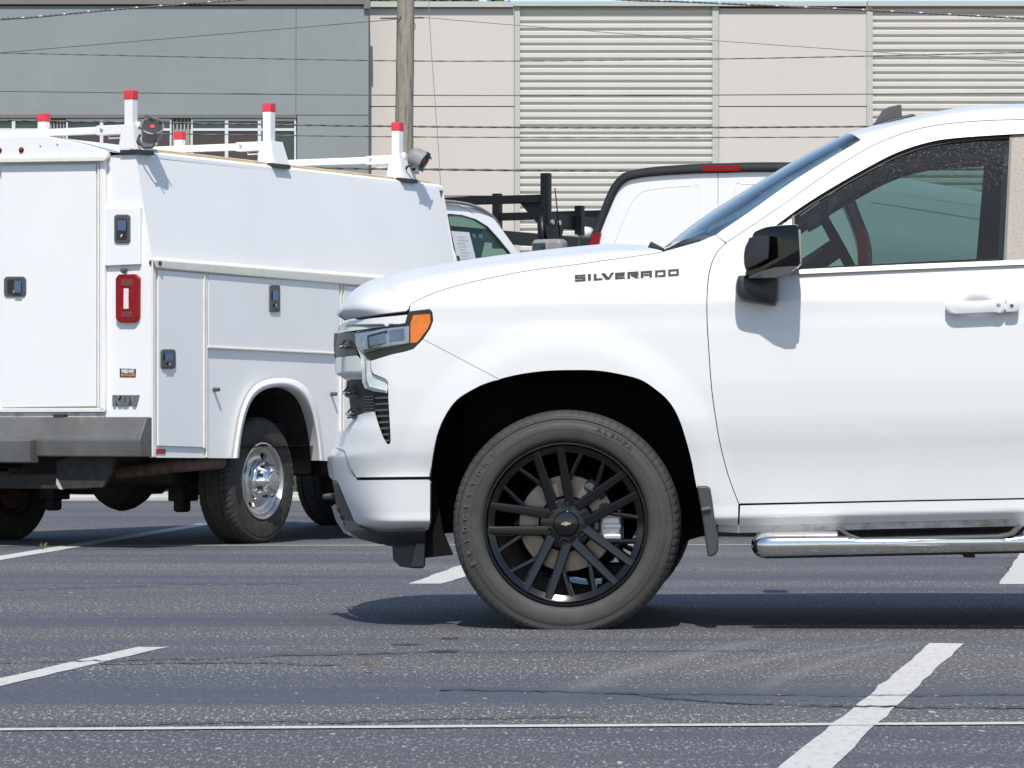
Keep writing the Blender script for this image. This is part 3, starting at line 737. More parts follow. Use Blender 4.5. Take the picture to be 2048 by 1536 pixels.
E2 = cr([(1722, 280), (1790, 262), (1850, 247), (1930, 234), (2048, 227), (2300, 222), (2640, 232)], 4)
# fender: from the head lamp back to the door gap
iA = min(range(len(ARCH)), key=lambda i: math.hypot(ARCH[i][0] - 999, ARCH[i][1] - 758))
fender = [(819, 622.5)] + HG + [(1400, 483), (1430, 470), (1450, 485.5)] + [(p[0] - 1.3, p[1]) for p in reversed(DG[:-1])] + [(1475.5, 1052), (1440, 1050)] + list(reversed(ARCH[iA:])) + [(999.3, 758.4), (846.4, 678.0), (860.5, 657.5), (866.5, 641), (864.8, 624), (859, 618)]
body = panel('fender', F1, fender, vb, 'paint', tr, s=9, mirror=MID)
fascia = ARCH[:iA][::-1] 
fascia = [(998.7, 759.2)] + fascia + [(861, 953), (712.6, 954.6), (700.6, 934), (691, 905), (686, 896), (672, 893), (671, 876), (675, 862), (688.5, 862), (706.6, 837.8), (715, 830.6), (729.5, 825.8), (748.7, 823.4), (757, 850), (765.6, 874), (772.8, 887), (778, 889), (781.5, 884), (780, 850), (776.9, 800), (776.3, 764), (771.3, 757.5), (746.6, 747.3), (742.9, 741), (741, 722), (783.7, 709), (809.6, 703.5), (827, 698), (845.9, 678.8)]
panel('bumper_cover', F1, fascia, lambda a, b: min(MID, vb(a, b) + .010 * smooth01(900, 952, b)), 'paint', tr, s=7, mirror=MID)
def vbump(px, py):
    v = vb(px, py, 2.6, 860); t = smooth01(958, 975, py) ; return min(MID, max(-.03, v - .03 * t + .06 * smooth01(1045, 1066, py)))
bump = [(715, 960.6), (856, 959.5), (860, 963), (859.5, 1046), (855, 1060), (842.7, 1064), (746.3, 1065.4), (719.8, 1054.6), (707.8, 1040), (693.3, 1006.4), (681.3, 977.5), (675, 961.8), (664.5, 959.4), (658.4, 953.4), (654.8, 934), (654.8, 914.9), (664.5, 899), (674, 894.8), (686, 900.4), (692, 907.6), (698, 927), (707.8, 951)]
panel('bumper', F1, bump, lambda a, b: min(MID, vb(a, b, 2.8, 815) - .02 + .07 * smooth01(1040, 1066, b) - .0 * a), 'paint', tr, s=6, mirror=MID, flange=.05)
panel('bumper_gap_seal', F1, [(722, 950), (862, 948), (862, 964), (722, 964)], lambda a, b: vb(a, b, 2.8, 815) + .06, 'blackplastic', tr, s=12)
val = [(667, 965.5), (676.5, 968), (683.7, 988), (707.8, 1041.5), (722, 1055), (746.3, 1064), (850, 1063), (850, 1084), (794.5, 1095), (758.4, 1088), (715, 1077), (688, 1057), (672, 1010)]
panel('valance', F1, val, lambda a, b: min(MID, vb(a, min(b, 1040), 2.8, 815) + .035 + .12 * smooth01(1060, 1095, b)), 'blackplastic', tr, s=6, mirror=MID, flange=.05)
for k, yy in enumerate((0,)):
    sk = panel('skid_plate', F1, [(663, 1013), (668, 1009), (680, 1012), (690, 1035), (704, 1062), (716, 1078), (688, 1066), (672, 1042)], lambda a, b: .70 + (a - 690) * -.006, 'lightgrey', tr, s=6, flange=.03)
    for (x, y) in ((677, 1022), (682.5, 1036), (690, 1049)): plate('skid_slot', F1, [(x - 4, y - 4), (x + 4, y - 4), (x + 7, y + 4), (x, y + 4)], .60, .01, 'blackplastic', tr)
hk = F1.Y(661, 993, .78); box('tow_hook', (hk.x - .022, .70, hk.z - .011), (hk.x + .03, .86, hk.z + .011), 'blackplastic', tr, .006)
plate('air_deflector', F1, [(784, 1089), (850, 1083), (850, 1132), (845, 1137), (828, 1137), (800, 1133), (786, 1120)], .22, .02, 'blackplastic', tr, bevel=.004)
plate('air_deflector', F1, [(832, 1086), (850, 1085), (849, 1134), (821, 1134)], .19, .03, 'greyplastic', tr, bevel=.004)
# dark core behind the gaps and the grille
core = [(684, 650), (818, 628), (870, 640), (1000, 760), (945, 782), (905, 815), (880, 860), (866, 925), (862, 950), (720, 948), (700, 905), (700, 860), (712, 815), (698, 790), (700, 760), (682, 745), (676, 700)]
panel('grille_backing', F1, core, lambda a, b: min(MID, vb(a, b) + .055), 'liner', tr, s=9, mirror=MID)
panel('gap_filler', F1, [(870, 622), (1100, 545), (1326, 512), (1440, 478), (1560, 425), (1500, 560), (1550, 1010), (1475, 1045), (1420, 1040), (1400, 960), (1380, 860), (1340, 790), (1280, 748), (1150, 728), (1040, 736), (960, 760), (860, 680)], lambda a, b: vb(a, b) + .035, 'liner', tr, s=16, mirror=MID)  # dark filler sheet added so no light shows through the panel gaps
# brow bar, grille bar
panel('brow_bar', F1, [(687.8, 645.9), (700.8, 641.9), (746.6, 636.2), (814.6, 629.4), (810.3, 645.9), (771.3, 652.7), (715.7, 660), (687.2, 664.4), (672.4, 667), (676.7, 653.3)], lambda a, b: vb(a, b) + (.03 if b > 650 else .008), 'paint', tr, s=5, mirror=MID)
panel('grille_bar', F1, [(669.3, 723.8), (673.6, 715), (713.2, 710.8), (719.4, 717.6), (723, 733.7), (723.7, 758.4), (690.9, 759.6), (679.8, 752), (671.1, 748.5)], lambda a, b: min(MID, vb(a, b) - .02 + .05 * smooth01(744, 758, b)), 'paint', tr, s=5, mirror=MID, flange=.06)
panel('grille_surround', F1, [(668.5, 667), (709, 664), (711, 696), (716, 709), (673.6, 714.5), (667.5, 700)], lambda a, b: min(MID, vb(a, b) + .02), 'blackplastic', tr, s=5, mirror=MID)
plate('grille_edge', F1, [(668, 665), (674, 667), (674, 712), (669, 716), (667, 690)], .62, .05, 'greyplastic', tr, bevel=.004)
panel('lower_grille', F1, [(693.4, 760.3), (727, 760.3), (730, 777), (747, 783), (776, 787), (780, 878), (774, 886), (765, 872), (748, 824), (716, 829), (704, 838), (700, 812), (698, 795), (690, 793)], lambda a, b: min(MID, vb(a, b) + .035), 'blackplastic', tr, s=6, mirror=MID)
for i in range(8):
    y = 794 + i * 12.2; x0 = 750 + max(0, (y - 822) * .36); panel('grille_slat', F1, [(x0, y), (776 + i * .4, y - 1), (776 + i * .4, y + 3.0), (x0, y + 4)], lambda a, b: vb(a, b) + .012, 'greyplastic', tr, s=5, flange=.03)
for i in range(6):
    y = 792 + i * 6.0; panel('grille_slat', F1, [(727, y), (747, y - .5), (747, y + 2), (727, y + 2.5)], lambda a, b: vb(a, b) + .02, 'greyplastic', tr, s=5, flange=.02)
def teeth(x, y, dv=.36):
    dv = vb(x + 18, y + 6) - .01
    for q in (0, 9.5):
        plate('grille_tooth', F1, [(x + q, y + 13), (x + q + 4, y + 12), (x + q + 15, y), (x + q + 11, y)], dv + q * .006, .03, 'chrome' if False else 'blackgloss', tr, bevel=.0015)
        plate('grille_tooth', F1, [(x + q, y + 14.5), (x + q + 8, y + 13), (x + q + 8, y + 10.5), (x + q + 3, y + 11)], dv - .004 + q * .006, .03, 'alu', tr)
    plate('grille_blade', F1, [(x, y + 15), (x + 30, y + 11), (x + 34, y + 15), (x + 10, y + 17)], dv, .06, 'blackgloss', tr, bevel=.002)
teeth(677, 680, .40); teeth(683, 773, .36); teeth(690.5, 815, .36)
for y in (791, 833): plate('grille_blade', F1, [(688 + (y - 791) * .15, y), (728, y - 2), (728, y + 1), (694, y + 4)], .16, .05, 'blackplastic', tr)
# head lamp
hl = panel('headlight', F1, [(818, 621.9), (857.9, 618.9), (863, 623.8), (865, 640.9), (859.4, 657), (845.8, 677), (826, 697), (809.8, 702.6), (741, 721), (733, 716), (725, 706), (713, 695), (709, 684), (709, 667), (716, 660.5), (771, 653), (810.5, 646.2), (815, 629.5)], lambda a, b: vb(a, b) + .008, 'blackgloss', tr, s=5, mirror=MID)
panel('turn_signal', F1, [(826.3, 630.4), (859.7, 627.9), (861, 644.6), (854.2, 659.5), (836.8, 681.7), (831.9, 685.4), (820.8, 685.7), (820.8, 647)], lambda a, b: vb(a, b) - .002, 'amber', hl, s=4)
panel('reflector', F1, [(711, 668), (771, 657), (818, 652), (818, 685), (746.6, 701), (727, 705.5), (713, 693)], lambda a, b: vb(a, b) - .003 + .006 * abs(math.sin((a - 709) / 23.0)), 'reflector', hl, s=4)
panel('projector', F1, [(735.5, 674), (769, 665.5), (771.5, 685), (737, 693)], lambda a, b: vb(a, b) - .006, 'reflector_dark', hl, s=4)
panel('projector', F1, [(777, 661), (808, 656.5), (809, 676), (779, 682)], lambda a, b: vb(a, b) - .006, 'reflector_dark', hl, s=4)
panel('lamp_divider', F1, [(734, 671), (773, 660.5), (775, 663), (737, 673.5), (739, 695), (735.5, 696)], lambda a, b: vb(a, b) - .008, 'blackgloss', hl, s=4)
panel('lamp_divider', F1, [(726, 699), (818, 685.5), (818, 688.5), (728, 703)], lambda a, b: vb(a, b) - .008, 'blackgloss', hl, s=4)
panel('lens', F1, [(709.5, 667), (771, 655.8), (819.5, 650.8), (819.5, 687), (746.6, 702), (726.8, 706.5), (712, 694), (709.5, 684)], lambda a, b: vb(a, b) - .012, 'lensglass', hl, s=5)
panel('light_strip', F1, [(713, 696), (720.6, 711.4), (723.7, 733.7), (724.3, 763.4), (729.3, 776), (746.6, 782.5), (773.8, 786), (776.6, 770), (776, 760), (760, 754.5), (745.5, 749), (741.6, 742), (740.4, 721.3), (783.7, 708.2), (808, 699.5), (806, 694.3), (736.7, 706.5), (729, 706)], lambda a, b: vb(a, b) + .012, 'drl', tr, s=4, mirror=MID)
panel('light_strip_edge', F1, [(731.7, 716), (733, 758.4), (739, 773), (771.3, 780.5), (771.5, 783), (737, 776.5), (730, 760), (729, 716)], lambda a, b: vb(a, b) + .004, 'alu', tr, s=4)
# hood
hoodG = [(686.5, 640), (700, 636.5), (750, 630.2), (816, 622.5), (820, 609)] + HG[1:]
hoodG = [(p[0], p[1] - 1.3) for p in hoodG]
hoodS = cr([(686, 630), (694.7, 617.7), (706, 604.5), (718, 589), (738, 572), (769, 557.5), (816, 545), (874, 536), (952.5, 525.7), (1030.6, 516), (1108, 507), (1187, 500), (1226, 498), (1249, 501), (1290, 506)], 5)
def vh(a, b): return min(MID - .02, vb(a, b) + .002)
def lerp_loft_hood():
    A = resample(hoodG, 90); B = resample(hoodS, 90); vs = []; fs = []; nt_ = 20
    for i in range(90):
        a, b = A[i], B[i]; pa = F1.Y(a[0], a[1], vh(*a)); pb = F1.Y(b[0], b[1], MID)
        for k in range(nt_ + 1):
            t = k / nt_; th = t * math.pi / 2; h = math.sin(th) ** 0.9; g = 1 - math.cos(th)
            q = pa.lerp(pb, h); q.y = pa.y + (pb.y - pa.y) * g; q.z += .010 * math.sin(math.pi * min(1, max(0, (g - .18) / .25))) * (1 if i > 25 else i / 25.0)
            vs.append(q)
    n = nt_ + 1; lp_ = len(vs)
    for i in range(89):
        for k in range(nt_): fs.append((i * n + k, i * n + k + 1, (i + 1) * n + k + 1, (i + 1) * n + k))
    for i in range(90):
        q = vs[i * n].copy(); vs.append(q); q2 = q.copy(); q2.y += .03; q2.z -= .004; vs.append(q2)
    for i in range(89): fs.append((lp_ + 2 * i, lp_ + 2 * i + 2, lp_ + 2 * i + 3, lp_ + 2 * i + 1))
    o = mesh('hood', vs, fs, 'paint', tr, smooth=True); twin(o, MID)
lerp_loft_hood()
plate('cowl', F1, [(1240, 503), (1330, 503), (1400, 484), (1428, 472), (1440, 500), (1300, 520)], .25, 1.5, 'blackplastic', tr)
wp = F1.Y(1313, 497, .55); box('wiper', (wp.x - .03, .50, wp.z - .015), (wp.x + .028, .75, wp.z + .014), 'blackplastic', tr, .006, rot=(0, .5, 0))
plate('wiper_arm', F1, [(1296, 505), (1308, 491), (1311, 493), (1300, 506)], .7, .02, 'alu', tr)
# windshield, pillars, roof
WC = cr([(1326, 502), (1400, 444), (1497.6, 382), (1595, 323.7), (1681.5, 279)], 5)
loft('windshield', WS, WC, 'windshield', tr, F1, lambda a, b: side(b) + .035, MID, ns=40, nt=16, mirror=MID)
loft('windshield_skirt', [(1430, 470), (1400, 482), (1326, 504)], [(1432, 467), (1402, 479), (1328, 500)], 'blackplastic', tr, F1, .2, .9, ns=12, nt=4, shape='lin')
RS = cr([(1681.5, 279), (1735, 262.5), (1790, 250.5), (1834.5, 240.5), (1888, 229), (1953, 221), (2048, 218), (2300, 214), (2640, 226)], 5)
loft('roof', E2, RS, 'paint', tr, F1, lambda a, b: side(b) + .03, MID, ns=60, nt=16, mirror=MID)
rail = [(1452.5, 485), (1432, 470.5)] + WS[1:] + E2[1:] + [(2640, 262), (2300, 246)] + [(p[0], p[1] - 1.3) for p in reversed(DT)]
panel('roof_rail', F1, rail, lambda a, b: side(b) + .0 + .03 * 0, 'paint', tr, s=9, mirror=MID, flange=.04)
# door with its window opening
GT = cr([(1588.8, 427.8), (1628, 402), (1693, 361), (1758, 325), (1823, 297.6), (1872, 285), (1937, 276.5), (2021.6, 272)], 5)
OP = [(1543, 452)] + cr([(1560, 440), (1600, 410), (1660, 372.5), (1725.5, 335), (1790.6, 301), (1855.7, 279.7), (1920.8, 270), (2052, 261.5)], 5) + [(2052, 525), (1790, 537), (1600, 546), (1560, 547), (1535, 520)]
door = [(p[0] + .5, p[1]) for p in DG] + DT[1:] + [(2064, 260), (2063, 525), (2064, 800), (2062, 995.5), (1800, 1000.5), (1479.5, 1006.8)]
panel('front_door', F1, door, vb, 'paint', tr, holes=[OP], s=9, mirror=MID)
# trims
def ribbon(name, A, B, dv, m, par, mirror=MID, s=5, fl=.015):
    return panel(name, F1, list(A) + list(reversed(B)), lambda a, b: side(b) + dv, m, par, s=s, flange=fl, mirror=mirror, edge=0.0)
ML = cr([(1543, 451), (1600, 409.5), (1660, 371.5), (1725.5, 334), (1790.6, 300.5), (1855.7, 279), (1920.8, 269.5), (2052, 261)], 4)
ribbon('window_moulding', [(p[0] - 1.2, p[1] - 2.6) for p in ML], [(p[0] + 1.2, p[1] + 5.2) for p in ML], -.009, 'molding', tr, fl=.02)
ribbon('window_seal', [(p[0] + 1.2, p[1] + 5.2) for p in ML], [(p[0] + 3.5, p[1] + 13.5) for p in ML], .008, 'seal', tr)
BM = [(1560, 544), (1605, 538.6), (1800, 529.3), (2061, 519.0)]
ribbon('belt_moulding', BM, [(1553, 547.5), (1595, 548), (1800, 539), (2061, 528.3)], -.016, 'molding', tr)
panel('window_divider', F1, [(1583, 430), (1589, 427.5), (1592, 545), (1586, 545)], lambda a, b: side(b) + .003, 'seal', tr, s=5, mirror=MID)
panel('quarter_glass', F1, [(1545, 458), (1583, 432), (1586, 544), (1548, 544)], lambda a, b: side(b) + .008, 'molding', tr, s=8)
GP = [(1590, 428)] + [(p[0], p[1] - 3) for p in GT[1:]] + [(2012, 521), (1790, 531), (1592, 541)]
panel('door_glass', F1, GP, lambda a, b: side(b) + .016, 'glass', tr, s=14, flange=.004, mirror=MID)
for o_ in [o_ for o_ in tr.children if o_.name.startswith('door_glass.')]: o_.data.materials[0] = M['glass_clean']
panel('pillar_trim', F1, [(1540, 462), (1600, 415), (1660, 377), (1725, 340), (1790, 306), (1855, 285), (1920, 276), (2048, 268), (2055, 268), (2055, 575), (1545, 575)], lambda a, b: side(b) + .045, 'trim', tr, s=14, flange=.004, mirror=MID,
      holes=[[(1600, 432)] + [(p[0], p[1] + 4) for p in GT[1:-1]] + [(2008, 280), (1996, 516), (1790, 526), (1602, 536)]])
panel('pillar_cover', F1, [(2023.5, 268), (2051, 266), (2050, 520), (2011.5, 521.5)], lambda a, b: side(b) + .006, 'pillar', tr, s=16, mirror=MID, edge=0)
panel('pillar_seal', F1, [(2019.5, 270), (2024, 268), (2012.5, 521.5), (2007, 522)], lambda a, b: side(b) + .003, 'seal', tr, s=8, mirror=MID, edge=0)
# rear door, bed, sill (beyond the frame, still real)
panel('rear_door', F1, [(2066, 262), (2300, 252), (2560, 262), (2600, 330), (2625, 500), (2630, 760), (2560, 860), (2500, 985), (2066, 995.5)], vb, 'paint', tr, holes=[[(2080, 275), (2520, 272), (2560, 340), (2585, 500), (2082, 518)]], s=24, mirror=MID)
panel('rear_door_glass', F1, [(2078, 273), (2522, 270), (2562, 340), (2588, 502), (2080, 520)], lambda a, b: side(b) + .016, 'glass', tr, s=40, mirror=MID)
panel('cab_corner', F1, [(2560, 262), (2640, 262), (2660, 500), (2660, 1000), (2505, 985), (2562, 860), (2632, 760), (2628, 500), (2602, 330)], lambda a, b: side(b), 'paint', tr, s=24, mirror=MID)
R2 = [(3180 + 270 * math.cos(a), 1035 - 262 * math.sin(a)) for a in [math.pi * (1 - i / 24) for i in range(25)]]
panel('bed_side', F1, [(2668, 505), (3870, 500), (3880, 960), (3470, 1035)] + R2[::-1] + [(2900, 1035), (2668, 1035)], lambda a, b: side(max(b, 560)), 'paint', tr, s=24, mirror=MID)
a = F1.Y(2668, 505, 0); b = F1.Y(3880, 1000, 0)
box('tailgate', (b.x - .05, .08, .55), (b.x, 2 * MID - .08, 1.36), 'paint', tr, .01); box('bed_floor', (a.x, .06, .75), (b.x - .05, 2 * MID - .06, .8), 'blackplastic', tr)
box('bed_front', (a.x, .06, .8), (a.x + .04, 2 * MID - .06, 1.36), 'paint', tr); box('rear_bumper', (b.x, .05, .5), (b.x + .2, 2 * MID - .05, .72), 'chrome', tr, .03)
c1 = F1.Y(2660, 262, .3); box('cab_rear_wall', (c1.x - .04, .28, .9), (c1.x, 2 * MID - .28, c1.z - .03), 'glass', tr)
sill = [(1480.5, 1011), (1800, 1003.7), (2066, 998.7), (2560, 990), (2660, 1000), (2660, 1030), (2048, 1037), (1478.5, 1052)]
panel('sill', F1, sill, vb, 'paint', tr, s=7, mirror=MID)
panel('sill_flange', F1, [(1436, 1046), (1480, 1050), (2048, 1035), (2660, 1028), (2660, 1042), (2048, 1052), (1760, 1058), (1478, 1066), (1436, 1064)], lambda a, b: .085 + .001 * (b - 1040), 'paint_dirty', tr, s=10, mirror=MID)
# under body
pa, pz = F1.Y(1440, 1000, .2), F1.Y(3860, 1000, .2)
box('chassis', (pa.x - .02, .16, .36), (pz.x, 2 * MID - .16, .62), 'under', tr, .02)
box('engine_bay', (-.40, .35, .36), (pa.x - .02, 2 * MID - .35, .95), 'liner', tr)
box('nose_core', (-.60, .50, .34), (-.39, 2 * MID - .50, .92), 'liner', tr)
box('axle', (-.06, .3, .30), (.06, 2 * MID - .3, .44), 'under', tr, .02)
# arch liner
def liner():
    P = resample([(p[0], p[1]) for p in ARCH], 50); vs = []; fs = []
    for p in P:
        q = F1.Y(p[0], p[1], vb(*p) + .006); vs.append(q); d = Vector((q.x, 0, q.z - .4)); d.normalize()
        e = q + d * .03; e.y = .05; vs.append(e); e2 = e.copy(); e2.y = .75; vs.append(e2)
    for i in range(49):
        for k in (0, 1): fs.append((3 * i + k, 3 * i + k + 1, 3 * i + k + 4, 3 * i + k + 3))
    fs.append(tuple(3 * i + 2 for i in range(50)))
    o = mesh('arch_liner', vs, fs, 'liner', tr); twin(o, MID)
liner()
plate('splash_shield', F1, [(846, 965), (872, 965), (884, 1060), (905, 1110), (850, 1116)], .20, .04, 'liner', tr)
plate('splash_shield', F1, [(1384, 960), (1402, 985), (1412, 1070), (1385, 1078), (1366, 1084), (1368, 1000)], .35, .04, 'liner', tr)
# mud flap
mf = [(1393, 972), (1413, 972), (1420, 976), (1424, 1000), (1430, 1045), (1436, 1075), (1435, 1105), (1428, 1112), (1415, 1114), (1408, 1060), (1400, 1010)]
plate('mud_flap', F1, mf, -.035, .12, 'flap', tr, bevel=.008, seg=3)
plate('mud_flap_rib', F1, [(1401, 1016), (1420, 1012), (1423, 1021), (1403, 1025)], -.048, .03, 'greyplastic', tr, bevel=.006)
# running board
def running_board():
    xs = [1503, 1505, 1509, 1515, 1524, 1536, 1552, 1575, 1610, 1650, 1676, 1684, 1694, 1706, 1716, 1730, 1800, 1900, 2000, 2016, 2026, 2038, 2050, 2080, 2300, 2560]
    vs = []; fs = []; K = 28
    def yt(x): return 1061.5 - (x - 1660) * .006
    def yb(x): return 1117.5 - (x - 1520) * .0215
    for x in xs:
        e = max(.12, math.sqrt(max(0, 1 - (1 - min(1, (x - 1502) / 34)) ** 2)))
        cy = (yt(x) + yb(x)) / 2; h = (yb(x) - yt(x)) / 2 * e
        q = F1.Y(x, cy, .02); s_ = h / 548.0
        cut = smooth01(1676, 1716, x) * (1 - smooth01(2016, 2052, x))
        top = s_ - cut * .030
        for k in range(K):
            a = 2 * math.pi * k / K; yy = -.085 * e * math.copysign(abs(math.cos(a)) ** .8, math.cos(a)); zz = s_ * math.copysign(abs(math.sin(a)) ** .85, math.sin(a))
            vs.append((q.x, .02 + yy, q.z + min(zz, top)))
    n = len(xs)
    for i in range(n - 1):
        for k in range(K): fs.append((i * K + k, i * K + (k + 1) % K, (i + 1) * K + (k + 1) % K, (i + 1) * K + k))
    fs.append(tuple(range(K))); fs.append(tuple(range((n - 1) * K, n * K)))
    o = mesh('running_board', vs, fs, 'chrome_dirty', tr, smooth=True); e = o.modifiers.new('es', 'EDGE_SPLIT'); e.split_angle = math.radians(50)
    twin(o, MID)
    pad = [(1674, 1058.5), (1682, 1058), (1700, 1069), (1722, 1077), (1800, 1075.5), (2000, 1070.5), (2022, 1066), (2040, 1052), (2048, 1052), (2030, 1070), (2006, 1076), (1800, 1080.5), (1716, 1082), (1696, 1075)]
    plate('step_pad', F1, pad, -.055, .16, 'greyplastic', o, bevel=.003)
running_board()
for x in (1636, 1940):
    q = F1.Y(x, 1112, .05); box('board_bracket', (q.x - .018, .05, q.z - .006), (q.x + .018, .3, q.z + .02), 'under', tr)
# letters on the fender
LET = {'S': [(0, .78, 1, 1), (0, .60, .24, .78), (0, .40, 1, .60), (.76, .20, 1, .40), (0, 0, 1, .20)], 'I': [(0, 0, 1, 1)], 'L': [(0, .24, .33, 1), (0, 0, 1, .24)],
       'E': [(0, .24, .25, 1), (.25, .76, 1, 1), (.25, .42, .97, .64), (0, 0, 1, .23)], 'R': [(0, 0, .24, 1), (.24, .74, 1, 1), (.78, .58, 1, .74), (.30, .36, 1, .58)],
       'A': [(0, 0, .25, 1), (.75, 0, 1, 1), (.25, .74, .75, 1), (.27, .30, .73, .52)], 'D': [(0, 0, .25, 1), (.25, .76, 1, 1), (.78, .24, 1, .76), (.30, 0, 1, .24)],
       'O': [(0, 0, .22, 1), (.22, .76, .78, 1), (.78, 0, 1, 1), (.22, 0, .78, .24)], 'V': []}
badge = empty('badge', tr)
bx = [('S', 162, 335, 240, 342), ('I', 375, 425, 228, 328), ('L', 470, 612, 224, 324), ('V', 595, 800, 210, 312), ('E', 820, 980, 203, 302), ('R', 1022, 1205, 190, 294), ('A', 1240, 1425, 177, 281), ('D', 1475, 1648, 165, 270), ('O', 1690, 1865, 150, 254)]
for ch, x0, x1, y0, y1 in bx:
    def P(u, v): return (1130 + (x0 + (x1 - x0) * u) / 8.192, 520 + (y1 - (y1 - y0) * v - (u - .5) * (x1 - x0) * .072) / 8.192)
    polys = [[P(a, b), P(a, d), P(c, d), P(c, b)] for a, b, c, d in LET[ch]]
    if ch == 'V': polys = [[P(0, 1), P(.28, 1), P(.56, .27), P(.56, 0), P(.36, 0)], [P(.56, .27), P(.80, 1), P(1, 1), P(.66, 0), P(.56, 0)]]
    if ch == 'R': polys.append([P(.42, .355), P(.68, .355), P(1.05, 0), P(.74, 0)])
    vs = []; fs = []
    for k, pl in enumerate(polys):
        a = [F1.Y(p[0], p[1], vb(*p) - .0040) for p in pl]; b = [q + Vector((0, .0045, 0)) for q in a]; n = len(a); o_ = len(vs); vs += a + b
        fs += [tuple(range(o_, o_ + n)), tuple(range(o_ + 2 * n - 1, o_ + n - 1, -1))] + [(o_ + i, o_ + (i + 1) % n, o_ + n + (i + 1) % n, o_ + n + i) for i in range(n)]
    mesh('letter', vs, fs, 'badge', badge)
# mirror
def pillow(name, poly, v0, v1, rnd, m, par, shrink=.10, F=F1, tilt=0.0):
    c = (sum(p[0] for p in poly) / len(poly), sum(p[1] for p in poly) / len(poly)); P = densify(poly, 6); vs = []; fs = []; R = 7; n = len(P)
    base = [F.Y(p[0], p[1], (v0 + v1) / 2) for p in P]; cc = F.Y(c[0], c[1], (v0 + v1) / 2)
    rings = []
    for k in range(R):
        a = math.pi / 2 * k / (R - 1); rings.append((1 - shrink * (1 - math.sin(a)), v0 + rnd * (1 - math.sin(a) * 0 - math.cos(a) * 1) if False else v0 + rnd * (1 - math.cos(a))))
    rings.append((1.0, v1))
    xm = max(q.x for q in base)
    for s_, v in rings:
        for q in base: vs.append(Vector((cc.x + (q.x - cc.x) * s_, v + (tilt * (xm - q.x) if v < v1 else 0), cc.z + (q.z - cc.z) * s_)))
    for k in range(len(rings) - 1):
        for i in range(n): fs.append((k * n + i, k * n + (i + 1) % n, (k + 1) * n + (i + 1) % n, (k + 1) * n + i))
    fs.append(tuple(range(n))); fs.append(tuple(range((len(rings) - 1) * n, len(rings) * n)))
    o = mesh(name, vs, fs, m, par, smooth=True); e = o.modifiers.new('es', 'EDGE_SPLIT'); e.split_angle = math.radians(48); return o
mr = empty('side_mirror', tr)
up = cr([(1503, 475), (1506, 466), (1514, 460), (1538, 452.5), (1585, 449.5), (1596, 452), (1600, 460), (1602, 490), (1604, 524), (1601, 531), (1577, 548.5), (1555, 554), (1495, 554.5), (1490, 549), (1512, 538), (1520, 520), (1516, 490), (1510, 478)], 4)
pillow('mirror_housing', up, -.215, -.06, .035, 'blackgloss', mr, .10, tilt=.5)
capp = cr([(1496.7, 481), (1502, 475), (1536, 473), (1540, 478), (1538, 515), (1533, 521), (1496, 538), (1489, 532), (1487.5, 512), (1490, 495)], 4)
pillow('mirror_cap', capp, -.190, -.05, .02, 'blackplastic', mr, .07, tilt=.5)
lower_skin = [(1500, 549), (1520, 543), (1552, 535), (1598, 533), (1577, 548.5), (1553, 556), (1496, 556)]
pillow('mirror_skin', lower_skin, -.219, -.06, .02, 'greyplastic', mr, .06, tilt=.5)
foot = cr([(1476, 553), (1490, 551), (1551, 554.6), (1556, 558), (1558, 566), (1557, 596), (1553, 606), (1545.8, 611), (1498.5, 603.5), (1479.7, 598), (1473, 590), (1471, 577), (1473, 562)], 4)
pillow('mirror_foot', foot, -.085, .03, .045, 'blackplastic', mr, .12)
plate('mirror_arm', F1, [(1494, 534), (1520, 512), (1560, 512), (1562, 552), (1496, 556), (1490, 548)], -.10, .09, 'greyplastic', mr, bevel=.01)
plate('mirror_glass', F1, [(1596.5, 458), (1601.5, 460), (1603.5, 524), (1600, 529)], -.212, .12, 'pillar', mr, bevel=.002)
q = F1.Y(1560, 500, 2 * MID + .2); box('mirror_far', (q.x - .03, 2 * MID + .08, q.z - .12), (q.x + .08, 2 * MID + .27, q.z + .10), 'blackplastic', mr, .03, seg=4)
# door handle
dh = empty('door_handle', tr)
hb = cr([(1893, 612), (1900, 605), (1935, 602.5), (1985, 600.5), (2009, 600.5), (2009, 625), (1990, 625.5), (1940, 628), (1905, 629), (1894, 624)], 3)
pillow('grip', hb, -.036, -.012, .016, 'paint', dh, .16)
pillow('lock_cover', cr([(2010.5, 600.5), (2032, 601), (2038, 605), (2037, 620), (2028, 624.5), (2010.5, 625)], 3), -.034, -.0, .014, 'paint', dh, .16)
for x in (1902, 2000): q = F1.Y(x, 615, 0); box('handle_mount', (q.x - .02, -.03, q.z - .012), (q.x + .03, .01, q.z + .012), 'paint', dh, .006)
q = F1.Y(2024, 611, -.05); disc('lock', .0085, -.0365, -.03, 'alu', dh, (q.x, 0, q.z)); disc('keyhole', .005, -.0375, -.033, 'blackplastic', dh, (q.x, 0, q.z))
plate('handle_sensor', F1, [(1993, 607), (2001, 607), (2001, 613), (1993, 613)], -.0375, .003, 'reflector', dh)
# antenna
an = [(1735, 262), (1741, 252), (1765, 220), (1776, 214), (1800, 208.5), (1803, 209), (1804, 229), (1826, 227), (1834, 233), (1835, 240), (1790, 250), (1745, 262)]
plate('antenna_base', F1, [(1735, 263), (1744, 251), (1780, 238), (1826, 227), (1834, 233), (1835, 241), (1790, 251), (1745, 263)], .76, .12, 'blackplastic', tr, bevel=.012, seg=3)
plate('antenna_fin', F1, [(1745, 252), (1765, 220), (1776, 214), (1800, 208.5), (1803, 210), (1804, 236)], .81, .03, 'greyplastic', tr, bevel=.008, seg=3)
